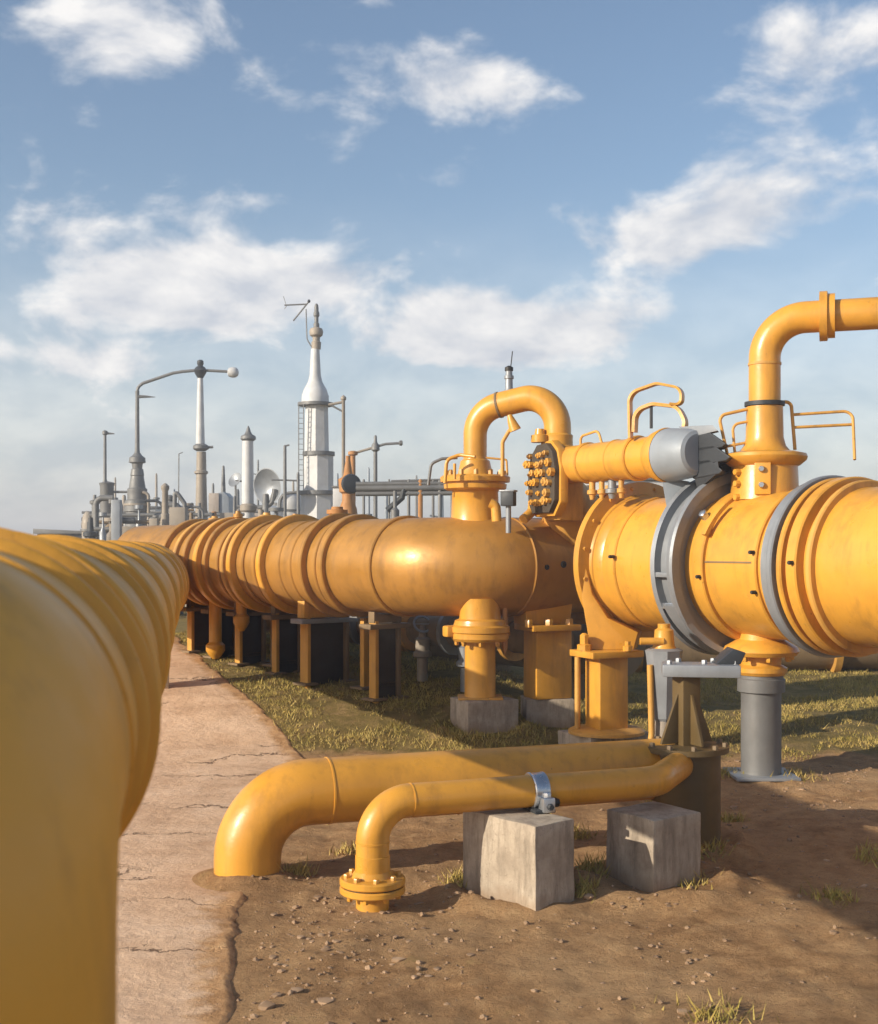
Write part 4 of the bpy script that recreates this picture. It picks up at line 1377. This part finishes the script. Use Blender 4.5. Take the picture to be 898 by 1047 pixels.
d = 24
t = thing('cabinet', 'pale wide equipment cabinet seen between the horizontal cylinder and the big flange', 'cabinet', gz(636, d))
p = gz(636, d)
hh = W(636, 492, d).z - p.z
part('cabinet_body', MB().box(p + Z * hh / 2, (1.85, .6, hh), None, .02), WHITE, t)
part('cabinet_roof', MB().box(p + Z * (hh + .03), (1.98, .72, .06), None, .015), STEEL, t)
for k_ in (-.45, .45):
    part('door', MB().box(p + V((k_, -.31, hh * .52)), (.80, .03, hh * .8), None, .01), PANEL, t)
for px, d, prof, m, nm, lb, ct in (
        (91, 56, [(605, 7), (536, 7), (527, 6), (523, 3)], TAN, 'storage_tank', 'small tan tank left of the short dark lamp post', 'tank'),
        (131, 55, [(605, 7), (538, 7), (531, 5), (528, 2)], WHITE, 'storage_tank', 'small white tank between the two far left columns', 'tank'),
        (154, 58, [(605, 6), (540, 6), (532, 4.5), (529, 2)], WHITE, 'storage_tank', 'small white tank right of the gooseneck lamp post', 'tank'),
        (192, 58, [(605, 8), (541, 8), (532, 6), (528, 2)], WHITE, 'storage_tank', 'small white tank behind the gooseneck vent', 'tank'),
        (174, 42, [(605, 3), (520, 2.6), (512, 2.6), (511, 4), (508, 4), (506, 1.5)], STEEL, 'vent', 'thin grey vent with a flat cap right of the slender relief valve', 'vent'),
        (219, 44, [(605, 4), (535, 4), (534, 6), (530, 6), (529, 3), (523, 2.4)], RUST, 'vent', 'short rusty vent in front of the pale hut', 'vent'),
        (267, 40, [(605, 4), (534, 4), (533, 6), (529, 6), (528, 3), (521, 3)], TAN, 'vent', 'short tan vent in front of the big grey dish', 'vent'),
        (97, 45, [(605, 3.5), (516, 3), (515, 5), (512, 5), (511, 2), (506, 1.6)], STEEL, 'vent', 'short grey vent left of the far left column', 'vent')):
    t = thing(nm, lb, ct, gz(px, d))
    part('body', tower(MB(), px, d, prof, 20), m, t)
    part('flange', tower(MB(), px, d, [(prof[0][0] - 62, prof[1][1] + .2), (prof[0][0] - 62, prof[1][1] + 1.6), (prof[0][0] - 64, prof[1][1] + 1.6), (prof[0][0] - 64, prof[1][1] + .2)], 20), STEEL, t)

t = thing('pipe_tangle', 'low dark tangle of valves and elbows at the foot of the far left columns', 'pipework', gz(150, 43))
rt_ = random.Random(9)
for i in range(34):
    px = rt_.uniform(84, 300)
    d = rt_.uniform(38, 46)
    top = rt_.uniform(512, 544) if px > 160 else rt_.uniform(506, 540)
    r = rt_.uniform(.05, .16)
    o = gz(px, d)
    H = W(px, top, d).z - o.z
    m = (STEEL, TAN, DKGREY, GREY, BROWN, STEEL)[i % 6]
    if i % 4 == 0:
        part('elbow', MB().sweep(fillet([o, o + Z * H, o + Z * H + V((rt_.choice((-1, 1)) * .6, 0, 0)), o + Z * (H - .5) + V((rt_.choice((-1, 1)) * .01 + .6, 0, 0))][:3], .25), r * .8, 12), m, t)
    elif i % 4 == 1:
        part('valve', MB().lathe(o, Z, [(0, r), (H * .6, r), (H * .62, r * 2), (H * .68, r * 2), (H * .7, r * 1.4), (H * .8, r * 1.6), (H * .86, r * .5), (H * .96, r * .4), (H * .965, r * 1.8), (H, r * 1.8)], 14), m, t)
    elif i % 4 == 2:
        part('riser', MB().lathe(o, Z, [(0, r * 1.2), (H * .8, r * 1.1), (H * .81, r * 1.7), (H * .85, r * 1.7), (H * .86, r * .7), (H, r * .5)], 14), m, t)
    else:
        part('junction_box', MB().box(o + Z * H * .5, (r * 5, .3, H), None, .02), m, t)
for y, d, m in ((541, 41, STEEL), (534, 44, BROWN), (527, 45, STEEL)):
    part('header', MB().sweep([W(92, y, d), W(250, y - 1, d)], .07, 10), m, t)

rs = random.Random(21)
FAR = [(100, 62, 516, .10, 'thin far mast left of the short dark lamp post'), (118, 66, 488, .06, 'hair thin far mast right of the short dark lamp post'), (127, 60, 506, .12, 'short far stack left of the gooseneck lamp post'),
       (160, 64, 484, .07, 'thin far mast right of the gooseneck lamp post'), (178, 66, 500, .10, 'short far stack between relief valve and white column'), (196, 62, 514, .14, 'stubby far stack just left of the white column'),
       (218, 66, 494, .08, 'thin far mast just right of the white column'), (243, 63, 500, .12, 'short far stack left of the exhaust stack'), (264, 66, 470, .06, 'thin far mast behind the big dish'),
       (276, 60, 508, .13, 'stubby far stack right of the big dish'), (300, 64, 492, .07, 'thin far mast left of the tall white tower'), (345, 64, 484, .09, 'thin far mast right of the tall white tower'),
       (377, 60, 478, .07, 'thin far mast left of the cross shaped lamp post'), (395, 64, 494, .10, 'short far stack right of the cross shaped lamp post'), (426, 62, 486, .06, 'thin far mast above the middle of the pipe rack'), (452, 64, 490, .09, 'short far mast near the U pipe')]
for px, d, py, r, lb in FAR:
    o = gz(px, d)
    zt_ = W(px, py, d).z
    t = thing('mast' if r < .1 else 'stack', lb, 'mast' if r < .1 else 'stack', o, 'masts and stacks on the skyline')
    H = zt_ - o.z
    m = rs.choice((STEEL, TAN, GREY, BLUEGREY))
    part('pole', MB().lathe(o, Z, [(0, r * 2.2), (H * .3, r * 2), (H * .32, r * 1.2), (H * .7, r), (H * .98, r * .8), (H, r * .5)], 12), m, t)
    k_ = rs.uniform(.45, .8)
    part('collar', MB().lathe(o + Z * H * k_, Z, [(0, r), (.02, r * 2.6), (.12, r * 2.6), (.14, r)], 12), STEEL, t)
    if rs.random() < .6:
        sg = rs.choice((-1, 1))
        part('arm', MB().sweep([o + Z * H * (k_ + .15), o + Z * H * (k_ + .17) + V((sg * rs.uniform(.4, .8), 0, 0))], r * .5, 8), STEEL, t)
t = thing('pipe_rack', 'long low grey pipe rack far behind the lamp posts at the left', 'pipe rack', gz(180, 57))
d = 57
for y, r in ((531, .12), (537, .16), (524, .06)):
    part('rack_pipe', MB().sweep([W(84, y, d), W(300, y - 1, d)], r, 12), STEEL if r != .16 else TAN, t)
for px in range(88, 300, 17):
    p = gz(px, d)
    part('post', MB().box(V((p.x, p.y + .2, (p.z + 3.9) / 2)), (.14, .14, 3.9 - p.z), None, .01), STEEL, t)
for i, (px, d, wd, py, m, lb) in enumerate(((146, 62, 1.6, 520, WHITE, 'pale far cabin behind the gooseneck lamp post'), (200, 64, 2.2, 525, BLUEGREY, 'blue grey far cabin behind the white column'), (252, 62, 1.7, 519, PANEL, 'tan far cabin behind the exhaust stack'), (118, 63, 1.3, 523, BLUEGREY, 'small blue grey far cabin behind the short dark lamp post'))):
    o = gz(px, d)
    H = W(px, py, d).z - o.z
    t = thing('cabin', lb, 'cabin', o, 'cabins on the skyline')
    part('walls', MB().box(o + Z * H / 2, (wd, 1.4, H), None, .02), m, t)
    part('roof', MB().box(o + Z * (H + .05), (wd + .25, 1.7, .10), None, .02), STEEL, t)
    part('window', MB().box(o + V((-.2, -.71, H * .66)), (.5, .04, .5), None, .01), DKGREY, t)

# low yellow pipework beyond, right edge
d = 19
t = thing('service_pipe', 'brown cross pipe and posts in the shade beyond the grey column at the right', 'pipe', gz(700, d))
part('pipe_body', MB().sweep([W(560, 662, d), W(990, 660, d)], .36, 32), BROWN, t)
for px in (650, 770, 850):
    part('flange', MB().lathe(W(px, 661, d), V((1, 0, 0)), [(-.05, .3), (-.05, .46), (.05, .46), (.05, .3)], 32), WORN, t)
for px in (600, 690, 745, 812, 880):
    p = gz(px, d)
    part('post', MB().box(V((p.x, p.y + .05, (p.z - .1 + 1.0) / 2)), (.16, .14, 1.0 - p.z + .1), None, .01), BROWN, t)

# ================================================================== SKY, SUN, CAMERA
SUN_EL = 21.0
sun_dir = V((-.86, -.48, 0)).normalized() * math.cos(math.radians(SUN_EL)) + Z * math.sin(math.radians(SUN_EL))
w = bpy.data.worlds.new('World')
scene.world = w
w.use_nodes = True
nt = w.node_tree
for n_ in list(nt.nodes):
    nt.nodes.remove(n_)
out = nt.nodes.new('ShaderNodeOutputWorld')
sky = nt.nodes.new('ShaderNodeTexSky')
sky.sky_type = 'NISHITA'
sky.sun_disc = False
sky.sun_elevation = math.radians(SUN_EL)
sky.sun_rotation = math.atan2(sun_dir.x, sun_dir.y)
sky.air_density = 1.0
sky.dust_density = 1.2
sky.ozone_density = 1.6
bg = nt.nodes.new('ShaderNodeBackground')
bg.inputs[1].default_value = .125
nt.links.new(sky.outputs[0], bg.inputs[0])
tc = nt.nodes.new('ShaderNodeTexCoord')
sep = nt.nodes.new('ShaderNodeSeparateXYZ')
nt.links.new(tc.outputs['Generated'], sep.inputs[0])


def M(op, a, b=None, c=None):
    n_ = nt.nodes.new('ShaderNodeMath')
    n_.operation = op
    for i, s in enumerate((a, b, c)):
        if s is None:
            continue
        if hasattr(s, 'is_output'):
            nt.links.new(s, n_.inputs[i])
        else:
            n_.inputs[i].default_value = s
    return n_.outputs[0]


az = M('ARCTAN2', sep.outputs[0], sep.outputs[1])
el = M('ARCSINE', sep.outputs[2])
cmb = nt.nodes.new('ShaderNodeCombineXYZ')
nt.links.new(az, cmb.inputs[0])
nt.links.new(M('MULTIPLY', el, 1.7), cmb.inputs[1])
cv = cmb.outputs[0]
nz = noise(nt, cv, 9.5, 9, .56, .25)
nz2 = noise(nt, cv, 3.2, 5, .5, .3)
# cloud banks: azimuth, elevation (degrees), half sizes, weight
BANKS = [(-9.6, 11.7, 3.6, 1.9, .40), (-13.5, 11.0, 3.6, 1.6, .32), (-5.0, 12.2, 3.0, 1.2, .24), (1.2, 10.0, 5.0, 1.9, .40), (4.8, 9.6, 4.0, 1.3, .26), (-15, 8.2, 4, 1.0, .2),
         (-9.0, 15.6, 3.4, 1.6, .16), (.2, 20.3, 3.8, 1.7, .36), (10.5, 13.8, 4.4, 1.6, .28), (14, 15.0, 3.5, 2.0, .24),
         (-17, 14, 4, 3, .22), (18, 20, 5, 3, .24), (-14, 22, 5, 2.4, .22), (24, 12, 8, 3, .25), (-27, 9, 8, 3, .25)]
tot = None
for a, e, sa, se, wt in BANKS:
    da = M('DIVIDE', M('SUBTRACT', az, math.radians(a)), math.radians(sa))
    de = M('DIVIDE', M('SUBTRACT', el, math.radians(e)), math.radians(se))
    r2 = M('ADD', M('MULTIPLY', da, da), M('MULTIPLY', de, de))
    gsn = M('MULTIPLY', M('POWER', 2.718, M('MULTIPLY', r2, -1.0)), wt)
    tot = gsn if tot is None else M('ADD', tot, gsn)
den = M('ADD', M('ADD', M('MULTIPLY', nz, .85), M('MULTIPLY', nz2, .35)), tot)
mr = nt.nodes.new('ShaderNodeMapRange')
mr.interpolation_type = 'SMOOTHSTEP'
mr.inputs[1].default_value, mr.inputs[2].default_value = .665, .88
nt.links.new(den, mr.inputs[0])
# thin veil low in the sky
veil = nt.nodes.new('ShaderNodeMapRange')
veil.interpolation_type = 'SMOOTHSTEP'
veil.inputs[1].default_value, veil.inputs[2].default_value = math.radians(17), math.radians(1)
veil.inputs[3].default_value, veil.inputs[4].default_value = 0, .66
nt.links.new(el, veil.inputs[0])
fac = M('MAXIMUM', M('MULTIPLY', mr.outputs[0], .95), M('MULTIPLY', veil.outputs[0], M('ADD', .55, M('MULTIPLY', nz2, .8))))
fac = M('MINIMUM', fac, 1.0)
sh = nt.nodes.new('ShaderNodeVectorMath')
sh.operation = 'ADD'
sh.inputs[1].default_value = (-.012, .028, 0)
nt.links.new(cv, sh.inputs[0])
rel = M('SUBTRACT', nz, noise(nt, sh.outputs[0], 9.5, 9, .56, .25))
relm = M('ADD', M('MULTIPLY', rel, 2.2), .5)
ccol = ramp(nt, relm, [(.2, (.52, .55, .61, 1)), (.5, (.70, .70, .715, 1)), (.8, (.86, .84, .82, 1))])
bgc = nt.nodes.new('ShaderNodeBackground')
bgc.inputs[1].default_value = .98
nt.links.new(ccol, bgc.inputs[0])
mx = nt.nodes.new('ShaderNodeMixShader')
nt.links.new(fac, mx.inputs[0])
nt.links.new(bg.outputs[0], mx.inputs[1])
nt.links.new(bgc.outputs[0], mx.inputs[2])
nt.links.new(mx.outputs[0], out.inputs[0])

hb_ = MB()
hb_.box(V((0, 720, 6.0)), (1420, 1590, 15.0), None, 0)
hm = bpy.data.materials.new('haze_air')
hm.use_nodes = True
hn = hm.node_tree
hn.nodes.remove(hn.nodes['Principled BSDF'])
pv = hn.nodes.new('ShaderNodeVolumePrincipled')
pv.inputs['Color'].default_value = (.93, .95, 1, 1)
pv.inputs['Density'].default_value = .0028
pv.inputs['Anisotropy'].default_value = .2
hn.links.new(pv.outputs[0], hn.nodes['Material Output'].inputs['Volume'])
hz = part('haze', hb_, hm)
hz['kind'] = 'stuff'

sl = bpy.data.lights.new('sun', 'SUN')
sl.energy = 5.0
sl.angle = math.radians(.6)
sl.color = (1.0, .90, .74)
so = bpy.data.objects.new('sun', sl)
COL.objects.link(so)
so.rotation_euler = sun_dir.to_track_quat('Z', 'Y').to_euler()

cam = bpy.data.cameras.new('camera')
co_ = bpy.data.objects.new('camera', cam)
COL.objects.link(co_)
co_.location = (0, 0, EYE)
co_.rotation_euler = (math.radians(90), 0, 0)
cam.sensor_fit = 'VERTICAL'
cam.sensor_height = 36
cam.lens = 36 * F / 1047
cam.shift_y = (HY - 523.5) / 1047
cam.clip_end = 4000
cam.clip_start = .05
cam.dof.use_dof = True
cam.dof.focus_distance = 11.0
cam.dof.aperture_fstop = 7.1
scene.camera = co_
scene.view_settings.view_transform = 'Standard'
scene.view_settings.look = 'None'
scene.view_settings.exposure = .30
scene.view_settings.gamma = 1
scene.render.engine = 'CYCLES'
scene.cycles.use_denoising = True
scene.cycles.max_bounces = 6
